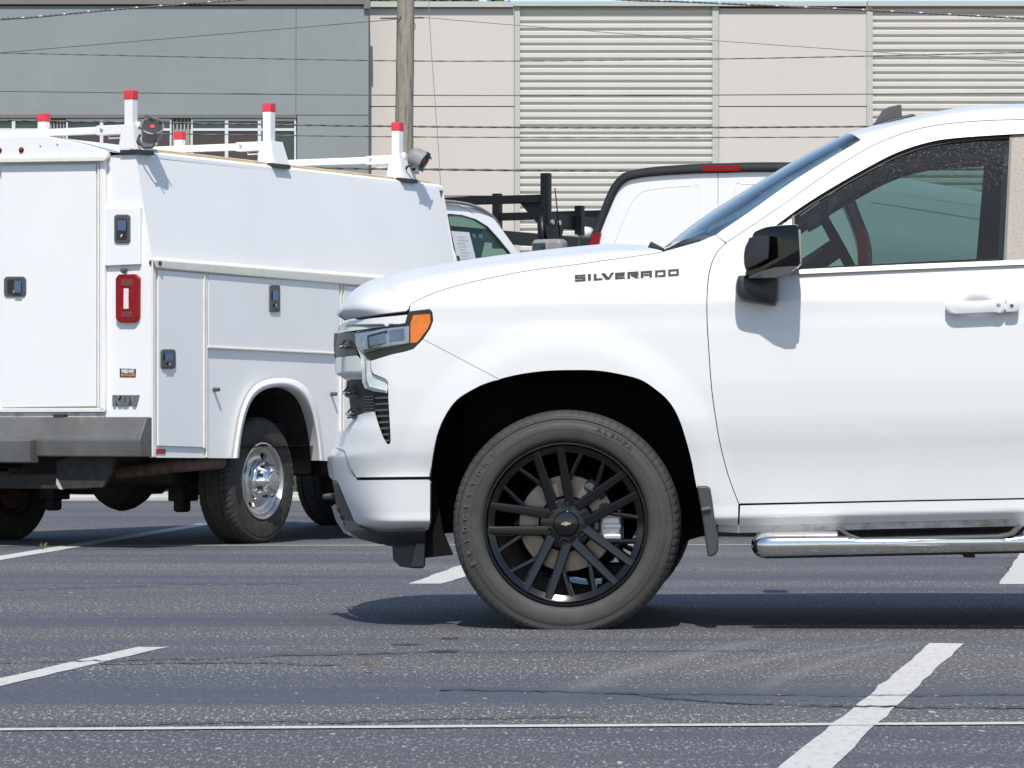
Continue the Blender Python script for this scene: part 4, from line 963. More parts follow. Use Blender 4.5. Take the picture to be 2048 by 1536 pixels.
# interior
q = F1.Y(1560, 545, .5); box('dashboard', (q.x - .35, .15, .95), (q.x + .16, 2 * MID - .15, q.z - .01), 'interior', tr, .05, seg=3)
sw0 = F1.Y(1655, 450, .5); sw1 = F1.Y(1702, 535, .5); c = (sw0 + sw1) / 2; ax = (sw1 - sw0).normalized(); rad = (sw1 - sw0).length / 2 + .03
ring = [c + ax * math.cos(a_) * rad + Vector((0, 1, 0)) * math.sin(a_) * rad for a_ in [i * 2 * math.pi / 36 for i in range(36)]]
tube('steering_wheel', ring, .017, 'interior', tr, 10, closed=True)
tube('steering_column', [c, c + Vector((-.3, 0, -.2))], .04, 'interior', tr)
for yy in (.5, 1.5):
    q = F1.Y(2080, 500, yy); box('seat', (q.x - .1, yy - .25, .75), (q.x + .15, yy + .25, q.z + .12), 'interior', tr, .06, rot=(0, .25, 0), seg=3)
    box('headrest', (q.x + .06, yy - .13, q.z + .15), (q.x + .16, yy + .13, q.z + .36), 'interior', tr, .04, rot=(0, .15, 0), seg=3)
q = F1.Y(1640, 400, MID); box('rear_view_mirror', (q.x - .0, MID - .13, q.z - .06), (q.x + .03, MID + .13, q.z + .02), 'interior', tr, .01)
box('cabin_floor', (0.9, .12, .60), (3.6, 2 * MID - .12, .64), 'interior', tr)
q = F1.Y(1760, 300, MID); plate('headliner', F1, [(1735, 292), (1850, 262), (2048, 246), (2600, 250), (2600, 256), (2048, 252), (1850, 270)], .36, 2 * MID - .72, 'interior', tr)
plate('sun_visor', F1, [(1612, 445), (1668, 392), (1678, 398), (1650, 440), (1618, 458)], 1.45, .3, 'greyplastic', tr, bevel=.004)
plate('inspection_sticker', F1, [(1393, 484), (1421, 472), (1421, 477), (1400, 487)], .34, .002, 'paper', tr)
# wheels
def tyre_mesh(name, R, rr, Wd, hub, grooves, m, par, N=None, dep=.008):
    half = [(rr - .004, .030), (rr + .004, .014), (rr + .012, .005), (rr + .020, .0005), (rr + .045, -.003), (R - .060, -.002), (R - .048, .001), (R - .046, .003), (R - .028, .006), (R - .018, .012), (R - .008, .022), (R - .0035, .034), (R - .001, .052), (R, .068), (R - .009, .0685), (R - .009, .076), (R, .0765), (R, Wd / 2 - .005)]
    prof_ = half + [(r, Wd - y) for r, y in reversed(half)]; n = len(prof_)
    N = grooves * 6; vs = []; fs = []
    for i in range(N):
        a = 2 * math.pi * i / N
        for k, (r, y) in enumerate(prof_):
            ph = ((i + int(abs(y - Wd / 2) * 40)) % 6)
            if r > R - .0305 and ph == 0 and (y < .066 or y > Wd - .066): r -= dep * (1 if r > R - .02 else .45)
            elif r > R - .002 and ph == 3 and not (.066 < y < .078): r -= dep * .35
            x, z = r * math.cos(a), r * math.sin(a)
            bul = 0.0
            if z < -hub:
                z = -hub
            if z < -hub + .10 and R - .12 < r < R - .02: bul = -.008 * (1 - (z + hub) / .10) * (1 if y < Wd / 2 else -1)
            vs.append((x, y + bul, z))
    for i in range(N):
        j = (i + 1) % N
        for k in range(n - 1): fs.append((i * n + k, i * n + k + 1, j * n + k + 1, j * n + k))
    o = mesh(name, vs, fs, m, par, smooth=True); e = o.modifiers.new('es', 'EDGE_SPLIT'); e.split_angle = math.radians(34); return o
def lettering(txt, rad, a0, a1, size, m, par, y=-.004):
    for i, ch in enumerate(txt):
        a = a0 + (a1 - a0) * i / max(1, len(txt) - 1)
        if ch != ' ': text('letter', ch, size, m, par, (rad * math.cos(a), y, rad * math.sin(a)), (math.pi / 2, -(a - math.pi / 2), 0), ext=.0006, off=.0006, sx=1.0)
HUB = .385
def pickup_wheel(loc, flip=False):
    wl = empty('wheel', tr, loc, (0, 0, math.pi if flip else 0)); R, rr = .416, .297
    tyre_mesh('tyre', R, rr, .275, HUB, 84, 'rubber', wl, dep=.0045)
    lathe('rim', [(rr + .002, .012), (rr, .004), (rr - .006, .004), (rr - .012, .012), (rr - .020, .030), (rr - .024, .07), (rr - .022, .15), (rr - .01, .20), (rr - .003, .24)], 'wheelgloss', wl, 96)
    lathe('rim_face', [(rr - .012, .0135), (rr - .022, .018), (rr - .036, .026), (rr - .038, .060), (rr - .022, .062)], 'wheelgloss', wl, 96)
    lathe('hub', [(.0001, .046), (.030, .046), (.078, .046), (.094, .052), (.103, .064), (.104, .13), (.0001, .13)], 'wheelgloss', wl, 48)
    def sp(name, u, v, a0, w0, w1, y0, y1, dp):
        d = Vector((v[0] - u[0], v[1] - u[1])); n_ = Vector((-d.y, d.x)).normalized()
        def rot(p): c_, s_ = math.cos(a0), math.sin(a0); return (p[0] * c_ - p[1] * s_, p[0] * s_ + p[1] * c_)
        f4 = [rot((u[0] + n_.x * w0, u[1] + n_.y * w0)), rot((v[0] + n_.x * w1, v[1] + n_.y * w1)), rot((v[0] - n_.x * w1, v[1] - n_.y * w1)), rot((u[0] - n_.x * w0, u[1] - n_.y * w0))]
        ys = [y0, y1, y1, y0]; k = 1.25
        b4 = [rot((u[0] + n_.x * w0 * k, u[1] + n_.y * w0 * k)), rot((v[0] + n_.x * w1 * k, v[1] + n_.y * w1 * k)), rot((v[0] - n_.x * w1 * k, v[1] - n_.y * w1 * k)), rot((u[0] - n_.x * w0 * k, u[1] - n_.y * w0 * k))]
        hexa(name, [(p[0], y, p[1]) for p, y in zip(f4, ys)] + [(p[0], y + dp, p[1]) for p, y in zip(b4, ys)], 'wheelgloss', wl, .006, 3)
    for k in range(5):
        A = math.radians(103.7 + 72 * k)
        for s in (-1, 1):
            sp('spoke', (.060, s * .031), (rr - .014, s * .0455), A, .0185, .0150, .043, .014, .05)
            B = A + math.radians(36 * s)
            # struts of the Y frame, leaning on the neighbouring spoke
            sp('strut', (.150, -s * .052), (rr - .017, -s * .042), B, .0095, .0085, .042, .020, .036)
        B = A + math.radians(36); sp('strut_bridge', (rr - .023, -.048), (rr - .023, .048), B, .0085, .0085, .021, .021, .03)
    lathe('hub_cap', [(.0001, .034), (.030, .035), (.043, .038), (.0475, .046), (.0475, .056)], 'wheelgloss', wl, 40)
    for k in range(6):
        a = math.radians(90 + 60 * k - 4); x, z = .0705 * math.cos(a), .0705 * math.sin(a)
        lathe('nut_recess', [(.0195, .045), (.0175, .043), (.0150, .047), (.0145, .075)], 'blackplastic', wl, 20, loc=(x, 0, z))
        lathe('lug_nut', [(.0001, .040), (.008, .040), (.011, .044), (.011, .075)], 'wheelgloss', wl, 6, loc=(x, 0, z), smooth=False)
    bt = [(-.019, -.0036), (-.0155, .0038), (-.0065, .0045), (-.0045, .0078), (.0068, .0078), (.0078, .0052), (.0195, .0048), (.0160, -.0030), (.0062, -.0036), (.0048, -.0070), (-.0068, -.0070), (-.0072, -.0040)]
    def flat(name, P, y, th, m):
        n = len(P); mesh(name, [(p[0], y, p[1]) for p in P] + [(p[0], y + th, p[1]) for p in P], [tuple(range(n)), tuple(range(2 * n - 1, n - 1, -1))] + [(i, (i + 1) % n, n + (i + 1) % n, n + i) for i in range(n)], m, wl)
    flat('emblem', bt, .0325, .004, 'chrome'); flat('emblem_face', [(p[0] * .80, p[1] * .60) for p in bt], .0315, .003, 'gold')
    lathe('brake_disc', [(.095, .118), (.100, .112), (.175, .112), (.177, .114), (.177, .140), (.1, .140)], 'disc', wl, 64)
    lathe('disc_hat', [(.0001, .085), (.09, .086), (.098, .095), (.098, .14)], 'under', wl, 40)
    ca = math.radians(-5); 
    box('caliper', (.115, .085, -.085), (.205, .19, .075), 'alu', wl, .02, seg=3)
    for z in (-.06, -.02, .02): box('caliper_rib', (.135, .078, z), (.20, .09, z + .02), 'alu', wl, .004)
    box('caliper_bridge', (.06, .10, .10), (.15, .20, .15), 'greyplastic', wl, .015, rot=(0, .6, 0))
    disc('dust_shield', .20, .16, .165, 'liner', wl, seg=40)
    box('suspension_arm', (-.10, .17, -.20), (.22, .35, -.15), 'reflector' if False else 'under', wl, .02)
    if not flip:
        lettering('BRIDGESTONE', .364, math.radians(203), math.radians(136), .028, 'rubber_letters', wl)
        lettering('ALENZA', .366, math.radians(70), math.radians(50), .026, 'rubber', wl)
        for rr_ in (.345, .392): lathe('tyre_rib', [(rr_ - .001, -.0005), (rr_, -.0042), (rr_ + .001, -.0005)], 'rubber', wl, 96)
    return wl
hc = F1.Y(1131, 1048, .02); HUB = hc.z
pickup_wheel((hc.x, .012, hc.z)); pickup_wheel((hc.x, 2 * MID - .012, hc.z), True)
rx = F1.Y(3180, 1048, .02).x
for yy, fl in ((.012, 0), (2 * MID - .012, 1)):
    wl = empty('wheel', tr, (rx, yy, HUB), (0, 0, math.pi * fl)); tyre_mesh('tyre', .416, .297, .275, HUB, 60, 'rubber', wl)
    lathe('rim', [(.299, .012), (.297, .004), (.285, .012), (.27, .05), (.08, .06), (.0001, .05)], 'blackgloss', wl, 48)
#SECTION utility
# ================================================================== UTILITY TRUCK
F2 = Frame(-2.125, 23.64, 28.8)
ut = thing('service_truck', 'white enclosed utility body truck seen from behind, with tool doors and a roof ladder rack', 'service truck', (F2.o[0], F2.o[1], 0), -F2.a)
UW = 2.224
def RY(px, py, y=0.0): return F2.Y(px, py, y)
def SX(px, py, x=0.0): return F2.X(px, py, x)
def rp(name, poly, y, th, m, par=ut, bevel=.0): return plate(name, F2, poly, y, th, m, par, 'y', bevel)
def spn(name, poly, x, th, m, par=ut, bevel=.0): return plate(name, F2, poly, x, -th, m, par, 'x', bevel)
# side skin: upper sloping part, then lower wall with the wheel arch cut out
def xs_(px, py):   # side face x: leans inward above the belt
    yb = 522 + (px - 305) * .088; t = (yb - py) / 212.0
    return -.125 * max(0, t) if t > 0 else 0.0
zc = lambda p: p
sideU = [(270.5, 309), (878, 378), (920, 575), (306, 520)]
panel('body_side', F2, sideU, xs_, 'fleet', ut, s=16, plane='x', flange=.02, sign=-1)
archI = cr([(478, 916), (482, 880), (490, 838), (503, 803), (522, 783), (548, 774.5), (575, 775), (598, 786), (614, 806), (626, 838), (634, 880), (638, 921)], 4)
archO = cr([(466, 916), (471, 880), (480, 830), (494, 792), (514, 768), (543, 757.5), (578, 757), (605, 768), (624, 790), (637, 828), (645, 880), (649, 921)], 4)
lower = [(306.5, 519), (930, 575), (930, 930), (649, 921.5)] + archI[::-1] + [(468, 916.5), (306.5, 915)]
panel('body_side', F2, lower, lambda a, b: 0.0, 'fleet', ut, s=16, plane='x', flange=.03, sign=-1)
# wheel arch lip
def lip():
    A, B = resample(archO, 40), resample(archI, 40); vs = []; fs = []
    for a, b in zip(A, B):
        for k in range(7):
            t = k / 6; p = (a[0] + (b[0] - a[0]) * t, a[1] + (b[1] - a[1]) * t); vs.append(SX(p[0], p[1], .002 + .045 * math.sin(math.pi * min(1, t * .8 + .05)) ** .7))
        q = SX(b[0], b[1], 0).copy(); q.x = -.06; vs.append(q)
    for i in range(39):
        for k in range(7): fs.append((i * 8 + k, i * 8 + k + 1, (i + 1) * 8 + k + 1, (i + 1) * 8 + k))
    mesh('arch_flare', vs, fs, 'fleet', ut, smooth=True)
lip()
def uliner():
    B = resample(archI, 30); vs = []; fs = []
    for b in B:
        q = SX(b[0], b[1], -.02); vs.append(q); e = q.copy(); e.x = -.62; vs.append(e)
    for i in range(29): fs.append((2 * i, 2 * i + 1, 2 * i + 3, 2 * i + 2))
    fs.append(tuple(2 * i + 1 for i in range(30)))
    mesh('arch_liner', vs, fs, 'under', ut)
uliner()
# belt ledge
hexa('belt_ledge', [SX(305, 513, .0), SX(305, 519, .035), SX(312, 536, .03), SX(312, 538, .0)] + [SX(928, 563, .0), SX(928, 569, .035), SX(928, 589, .03), SX(928, 591, .0)], 'fleet_edge', ut, .006)
# doors on the side
def side_door(x0, x1, yt0, yt1, yb0, yb1, name='tool_door', proud=.014):
    d = spn(name, [(x0, yt0), (x1, yt1), (x1, yb1), (x0, yb0)], proud, proud - .001, 'fleet', ut, .004); return d
d1 = side_door(316.5, 408, 539.5, 547, 892, 895)
d2 = side_door(417.5, 679, 548.5, 567, 693.5, 707)
d3 = side_door(692, 920, 571, 587, 920, 930)
spn('hinge', [(408.6, 547), (412.4, 547.3), (412.4, 897), (408.6, 897)], .020, .018, 'fleet_edge', ut, .003)
spn('door_lip', [(415.5, 692), (682, 705.5), (682, 709.5), (415.5, 696.5)], .022, .021, 'fleet_edge', ut, .003)
for x, ya, yb_ in ((414.6, 547, 914), (683.6, 567, 915), (690, 570, 915)): spn('post_edge', [(x - 1.1, ya), (x + 1.1, ya), (x + 1.1, yb_), (x - 1.1, yb_)], .016, .015, 'fleet_edge', ut)
spn('corner_trim', [(305.5, 520), (312.5, 538), (312.5, 914), (306, 914)], .012, .011, 'fleet_edge', ut, .003)
def latch(F, plane, cx, cy, w_, h_, par, d, horiz=False):
    k = -1 if plane == 'x' else 1
    def pl(name, x0, y0, x1, y1, dd, th, m, bev=.003):
        ax, bx_, ay, by_ = cx + x0 * w_, cx + x1 * w_, cy + y0 * h_, cy + y1 * h_; r = min(bx_ - ax, by_ - ay) * .16; q = r * .3
        return plate(name, F, [(ax + r, ay), (bx_ - r, ay), (bx_ - q, ay + q), (bx_, ay + r), (bx_, by_ - r), (bx_ - q, by_ - q), (bx_ - r, by_), (ax + r, by_), (ax + q, by_ - q), (ax, by_ - r), (ax, ay + r), (ax + q, ay + q)], dd, th, m, par, plane, bev)
    s_ = 1 if plane == 'x' else -1
    pl('latch', -.5, -.5, .5, .5, d + s_ * .012, -s_ * .012, 'greyplastic', .006)
    pl('latch_recess', -.33, -.36, .33, .40, d + s_ * .0128, -s_ * .004, 'blackgloss', 0)
    x0, y0, x1, y1 = (-.02, -.30, .30, .30) if horiz else (-.27, -.31, .27, .06)
    fn = F.X if plane == 'x' else F.Y; g_ = [(x0, y0, .013), (x1, y0, .013), (x1, y1, .034), (x0, y1, .034)]
    A_ = [fn(cx + a * w_, cy + b * h_, d + s_ * c) for a, b, c in g_]; B_ = [fn(cx + a * w_, cy + b * h_, d + s_ * .012) for a, b, c in g_]
    hexa('latch_paddle', A_ + B_, 'paddle', par, .003)
    lk = fn(cx, cy + .25 * h_, d + s_ * .016); o = disc('latch_lock', .009, -.006, .0, 'alu', par, lk, 12)
    if plane == 'x': o.rotation_euler = (0, 0, math.pi / 2)
latch(F2, 'x', 338, 718, 29, 39, d1, .014); latch(F2, 'x', 551, 597, 20, 54, d2, .014)
for (x, y) in ((427, 779), (662, 788)):
    q = SX(x, y, 0); rod = lathe('bump_stop', [(.0001, .040), (.011, .040), (.0125, .036), (.0125, .0)], 'greyplastic', ut, 16); rod.rotation_euler = (0, 0, -math.pi / 2); rod.location = (0.002, q.y, q.z)
spn('red_reflector', [(310, 898), (331.5, 898), (331.5, 907.5), (310, 907.5)], .004, .003, 'redtape')
# rear face
h0, h1 = RY(305, 520), RY(305, 914)
rearL = -UW
def rx_(px): return px
rear_poly = [(270, 309), (305, 520), (305.5, 836)]
zt, zb2 = RY(270, 309).z, RY(305, 836).z
vs = [RY(270, 309), RY(305, 520), RY(305, 836)]; vs += [Vector((-UW - v.x, 0, v.z)) for v in reversed(vs)]
vb2 = [v + Vector((0, .03, 0)) for v in vs]
mesh('rear_wall', vs + vb2, [tuple(range(6)), tuple(range(11, 5, -1))] + [(i, (i + 1) % 6, 6 + (i + 1) % 6, 6 + i) for i in range(6)], 'fleet', ut)
def sym(f):
    o = f; me = o.data.copy(); co = np.empty(len(me.vertices) * 3); me.vertices.foreach_get('co', co); co = co.reshape(-1, 3); co[:, 0] = -UW - co[:, 0]
    me.vertices.foreach_set('co', co.ravel()); me.flip_normals(); me.update(); q = link(bpy.data.objects.new(o.name.split('.')[0], me), o.parent)
    for md in o.modifiers:
        if md.type == 'BEVEL':
            b = q.modifiers.new('bevel', 'BEVEL'); b.width = md.width; b.segments = md.segments; q.modifiers.new('wn', 'WEIGHTED_NORMAL')
    return q
rd = rp('rear_door', [(2, 331), (191.5, 327.5), (191.5, 813), (2, 815.5)], -.022, .021, 'fleet', ut, .006); sym(rd)
for (x, ya, yb_, dd) in ((194, 328, 815, -.028),): sym(rp('hinge', [(x, ya), (x + 4, ya), (x + 4, yb_), (x, yb_)], dd, .02, 'fleet_edge', ut, .003))
sym(rp('door_post', [(199, 318), (209, 318), (209, 822), (199, 822)], -.030, .029, 'fleet', ut, .006))
rp('door_sill', [(-300, 817), (208, 816), (208, 824), (-300, 826)], -.030, .029, 'fleet_edge', ut, .003)
sym(rp('corner_door', [(208, 416), (280.5, 414.5), (279, 529), (208, 532)], -.026, .025, 'fleet', ut, .005))
latch(F2, 'y', 243.5, 457.5, 32, 57, ut, -.026); latch(F2, 'y', 29, 573, 44, 40, rd, -.022, True)
# header over the rear doors with its curved top
hp = [(-110, 276), (-20, 273), (60, 271.5), (92, 272), (150, 285), (213, 303.5), (214, 313), (206, 320), (100, 323), (-110, 326)]
rp('header', hp, -.045, .044, 'fleet', ut, .006); rp('header_lip', [(-320, 320), (208, 312), (214.5, 306), (215, 315), (208, 322), (-320, 330)], -.062, .02, 'fleet_edge', ut, .004)
def mlight(F, plane, px, py, par=ut, d=-.046, r=.014):
    if plane == 'y':
        q = F2.Y(px, py, d); lathe('marker_light', [(.0001, -.012), (r * .6, -.010), (r * .95, -.004), (r, .002)], 'redlens', par, 18, loc=q); lathe('marker_ring', [(r * .95, -.002), (r * 1.15, -.006), (r * 1.25, .001)], 'blackplastic', par, 18, loc=q)
    else:
        q = F2.X(px, py, d); 
        for nm, pr, mm in (('marker_light', [(.0001, -.012), (r * .6, -.010), (r * .95, -.004), (r, .002)], 'redlens'), ('marker_ring', [(r * .95, -.002), (r * 1.15, -.006), (r * 1.25, .001)], 'blackplastic')):
            o = lathe(nm, pr, mm, par, 18, loc=q); o.rotation_euler = (0, 0, math.pi / 2)
mlight(F2, 'y', 43, 300); mlight(F2, 'y', -1, 301); mlight(F2, 'y', 303, 525, d=-.002, r=.012); mlight(F2, 'x', 320, 526, d=.036, r=.011)
for x, y in ((81, 291), (115, 288)): q = F2.Y(x, y, -.047); disc('screw', .006, -.004, .002, 'alu', ut, q, 10)
# tail lamp
tl = rp('tail_lamp', [(236, 549), (269, 548), (277, 556), (276.5, 635), (268, 645), (238, 645), (230.5, 637), (230.5, 557)], -.030, .029, 'redlens', ut, .006)
rp('lamp_grid', [(242, 558), (265, 558), (265, 572), (242, 572)], -.033, .004, 'redlens_dark', tl, .001); rp('lamp_grid', [(242, 623), (265, 623), (265, 635), (242, 635)], -.033, .004, 'redlens_dark', tl, .001)
rp('reverse_lamp', [(247, 577), (256.5, 577), (256.5, 618), (246.5, 618)], -.036, .006, 'whitelens', tl, .002)
q = F2.Y(252, 541, 0); o = lathe('door_bumper', [(.0001, -.045), (.012, -.045), (.018, -.03), (.012, -.02), (.012, 0)], 'greyplastic', ut, 16, loc=q)
# sticker and badge
st = rp('sticker', [(239.5, 737), (271.5, 738), (271, 754.5), (239.5, 754)], -.003, .0025, 'stickerblack')
q = F2.Y(255.5, 742.5, -.0035); text('sticker_text', 'FREELAND', .0245, 'white', st, q, (math.pi / 2, 0, 0), ext=.0003, off=.0012, sx=.78)
q = F2.Y(255.5, 749.8, -.0035); text('sticker_text', 'AUTO.COM', .0235, 'orange', st, q, (math.pi / 2, 0, 0), ext=.0003, off=.0012, sx=.80)
KUV = {'K': [[(0, 0), (.34, 0), (.34, 1), (0, 1)], [(.35, .62), (.72, 1), (1.08, 1), (.60, .53), (.35, .36)], [(.42, .34), (.60, .51), (1.10, 0), (.70, 0)]],
       'U': [[(0, .25), (.34, .25), (.34, 1), (0, 1)], [(.66, .25), (1, .25), (1, 1), (.66, 1)], [(0, .24), (.12, .04), (.3, 0), (.7, 0), (.88, .04), (1, .24)]],
       'V': [[(0, 1), (.34, 1), (.55, .36), (.55, 0), (.34, 0)], [(.56, .36), (.76, 1), (1.08, 1), (.74, 0), (.56, 0)]]}
for ch, x0, x1 in (('K', 225.5, 241), ('U', 243, 258), ('V', 259.5, 275.5)):
    vs = []; fs = []
    for P in KUV[ch]:
        a = [F2.Y(x0 + (x1 - x0) * u, 811 - 21 * v, -.016) for u, v in P]; b = [q + Vector((0, .015, 0)) for q in a]; n = len(a); o_ = len(vs); vs += a + b
        fs += [tuple(range(o_, o_ + n)), tuple(range(o_ + 2 * n - 1, o_ + n - 1, -1))] + [(o_ + i, o_ + (i + 1) % n, o_ + n + (i + 1) % n, o_ + n + i) for i in range(n)]
    mesh('badge_letter', vs, fs, 'badgegrey', ut)
rp('badge_backing', [(224.5, 791), (277, 790.5), (272, 811.5), (224.5, 811.5)], -.004, .0035, 'bumper')
# rear bumper
def hprof(name, P, x0, x1, m, bevel=.006):
    """P: (y,z) profile, extruded along local x"""
    n = len(P); vs = [(x0, p[0], p[1]) for p in P] + [(x1, p[0], p[1]) for p in P]
    return mesh(name, vs, [tuple(range(n)), tuple(range(2 * n - 1, n - 1, -1))] + [(i, (i + 1) % n, n + (i + 1) % n, n + i) for i in range(n)], m, ut, bevel=bevel)
ztop, zmid, zbot = RY(250, 834, -.05).z, RY(250, 879, -.13).z, RY(250, 914, -.12).z
xb_ = -.003; hprof('rear_bumper', [(-.001, ztop), (-.05, ztop), (-.125, zmid + .004), (-.13, zmid - .004), (-.12, zbot), (-.001, zbot)], -UW - xb_, xb_, 'bumper', .012)
x6 = F2.Y(58, 900, -.2).x; hprof('bumper_step', [(-.135, zmid), (-.20, zmid - .005), (-.19, zbot - .035), (-.10, zbot - .04), (-.10, zbot - .002), (-.135, zbot + .01)], -UW - x6, x6, 'bumper', .006)
rp('splash_strip', [(-320, 826), (208, 825), (208, 834), (-320, 834)], -.012, .011, 'paint_dirty', ut)
# rest of the shell
Ls = SX(905, 500).y; Hs = SX(878, 378, -.125)
zr0, zr1 = RY(270, 309).z, SX(878, 378, -.125).z
ye = SX(918, 575).y; zl = RY(305, 915).z
RP = [(.125, 0.0)] + [(-RY(a_, b_, -.04).x, RY(a_, b_, -.04).z - zr0) for a_, b_ in ((213, 303), (150, 285), (92, 272), (20, 271))]
nx = 40; vs = []; fs = []; ys = [-.02, .03, ye * .5, ye]
for j, y in enumerate(ys):
    z = zr0 + (zr1 - zr0) * (y / ye)
    for i in range(nx + 1):
        t = i / nx; x = -.125 - (UW - .25) * t; dz = interp(min(-x, UW + x), RP); vs.append((x, y, z + dz))
for j in range(3):
    for i in range(nx): fs.append((j * (nx + 1) + i, j * (nx + 1) + i + 1, (j + 1) * (nx + 1) + i + 1, (j + 1) * (nx + 1) + i))
mesh('body_roof', vs, fs, 'fleet', ut, smooth=True)
vs = []
for y, z in ((0.0, zr0), (ye, zr1)): vs += [(-.13, y, z - .01), (-.118, y, z - .010), (-.122, y, z + .018), (-.16, y, z + .036), (-.17, y, z + .01)]
mesh('roof_edge', vs, [(0, 1, 6, 5), (1, 2, 7, 6), (2, 3, 8, 7), (3, 4, 9, 8), (0, 1, 2, 3, 4), (5, 6, 7, 8, 9)], 'fleet', ut, bevel=.004)
vs = []
for y, z in ((.15, zr0), (ye * .97, zr1)): vs += [(-.155, y, z + .034), (-.19, y, z + .034), (-.19, y, z + .055), (-.155, y, z + .046)]
mesh('roof_sealant', vs, [(0, 1, 5, 4), (1, 2, 6, 5), (2, 3, 7, 6), (3, 0, 4, 7), (0, 1, 2, 3), (4, 5, 6, 7)], 'tan', ut)
zb_f = SX(930, 930).z
zbelt = SX(306, 520).z
mesh('far_side', [(-UW, 0, zl), (-UW, ye, zl), (-UW, ye, zbelt), (-UW + .125, ye, zr1), (-UW + .125, 0, zr0), (-UW, 0, zbelt)], [(0, 1, 2, 3, 4, 5)], 'fleet', ut)
mesh('front_wall', [(-UW, ye, zl), (0, ye, zl), (0, ye, zbelt), (-.125, ye, zr1), (-UW + .125, ye, zr1), (-UW, ye, zbelt)], [(0, 1, 2, 3, 4, 5)], 'fleet', ut)
spn('front_edge', [(876, 377), (881, 377.6), (921, 560), (916, 560)], -.06, .02, 'fleet_edge', ut) if False else None
mesh('body_floor', [(-UW, 0.02, zl + .06), (-.02, 0.02, zl + .06), (-.02, ye, zl + .06), (-UW, ye, zl + .06)], [(0, 1, 2, 3)], 'under', ut)
# running gear
wc = SX(526, 962, -.06)
RT = .398
def truck_wheel(x, y, z, flip, par, full=True):
    wl = empty('wheel', par, (x, y, z), (0, 0, math.pi / 2 * (1 if not flip else -1))); rr = .236
    tyre_mesh('tyre', RT, rr, .245, z, 62, 'rubber_dark', wl, dep=.010)
    lathe('rim', [(rr + .006, .014), (rr + .002, -.002), (rr - .004, -.003), (rr - .010, .006), (rr - .018, .022), (rr - .024, .05), (rr - .02, .12), (rr, .2)], 'steelwheel', wl, 64)
    # dished disc with four openings
    def ell(a, r, ra, rb): 
        return [(r * math.cos(a) + ra * math.cos(t) * math.cos(a) - rb * math.sin(t) * math.sin(a), r * math.sin(a) + ra * math.cos(t) * math.sin(a) + rb * math.sin(t) * math.cos(a)) for t in [i * 2 * math.pi / 16 for i in range(16)]]
    outer = [((rr - .018) * math.cos(i * 2 * math.pi / 48) * 1000, (rr - .018) * math.sin(i * 2 * math.pi / 48) * 1000) for i in range(48)]
    holes = [[(p[0] * 1000, p[1] * 1000) for p in ell(math.radians(a), .165, .024, .036)] for a in (152, 66, -24, -114)]
    V, T, L = tri(outer, holes, 10)
    dprof = pchip([(0, .03), (90, .02), (118, .022), (140, .040), (165, .042), (190, .030), (205, .020), (220, .024)])
    vs = [(x_ / 1000, dprof(math.hypot(x_, y_)), y_ / 1000) for x_, y_ in V]; fs = list(T)
    for l in L[1:]:
        o_ = len(vs); n = len(l)
        cx_ = sum(vs[i][0] for i in l) / n; cz_ = sum(vs[i][2] for i in l) / n
        for i in l: vs.append(vs[i])
        for i in l: v = vs[i]; vs.append((cx_ + (v[0] - cx_) * .8, v[1] + .02, cz_ + (v[2] - cz_) * .8))
        for i in range(n): j = (i + 1) % n; fs.append((o_ + i, o_ + j, o_ + n + j, o_ + n + i))
    mesh('rim_disc', vs, fs, 'steelwheel', wl, smooth=True)
    if not full: return
    lathe('hub_cap', [(.128, .022), (.128, -.005), (.122, -.014), (.108, -.020), (.100, -.050), (.086, -.066), (.062, -.074), (.060, -.080), (.0001, -.083)], 'chrome', wl, 64)
    lathe('hub_centre', [(.056, -.079), (.055, -.085), (.0001, -.087)], 'steelwheel', wl, 40)
    for k in range(8):
        a = math.radians(22 + 45 * k); d = disc('lug_nut', .017, -.056, 0.0, 'blackplastic', wl, (.092 * math.cos(a), 0, .092 * math.sin(a)), 12, .3)
        a2 = a + math.radians(22.5); bar('hub_rib', (.108 * math.cos(a2), -.012, .108 * math.sin(a2)), (.078 * math.cos(a2), -.066, .078 * math.sin(a2)), .026, 'chrome', wl, .005)
    disc('brake_drum', .19, .10, .2, 'rust', wl, seg=32)
    lettering('TRANSFORCE', .338, math.radians(38), math.radians(-28), .030, 'rubber_letters', wl, y=-.0045)
truck_wheel(-.06, wc.y, wc.z, False, ut); truck_wheel(-UW + .06, wc.y, wc.z, True, ut)
for x in (-.30, -UW + .30 - 0): pass
tube('axle', [(-.3, wc.y, wc.z), (-.85, wc.y, wc.z), (-UW + .3, wc.y, wc.z)], .055, 'under', ut, 14)
lathe_d = [Vector((-UW / 2 + dx, wc.y, wc.z - .02)) for dx in (-.22, -.15, -.08, 0, .08, .15, .22)]
tube('differential', lathe_d, .1, 'under', ut, 18, radii=[.06, .12, .16, .18, .16, .12, .06])
lathe_o = disc('spare_tyre', .38, -.13, .10, 'rubber_dark', ut, (-1.50, 1.75, .42), 40); lathe_o.rotation_euler = (math.pi / 2, 0, 0)
for x in (-.64, -UW + .60):
    box('leaf_spring', (x - .03, wc.y - .75, wc.z + .08), (x + .03, wc.y + .75, wc.z + .12), 'under', ut, .005)
    box('spring_clamp', (x - .07, wc.y - .09, wc.z - .13), (x + .05, wc.y + .09, wc.z + .12), 'under', ut, .01); box('shock_mount', (x - .06, wc.y - .05, wc.z - .20), (x + .02, wc.y + .05, wc.z - .10), 'under', ut, .02)
    box('frame_rail', (x - .04, -.05, .62), (x + .04, ye + 2.5, .80), 'under', ut)
    tube('spring_shackle', [(x, .1, .72), (x, .15, .55)], .03, 'under', ut)
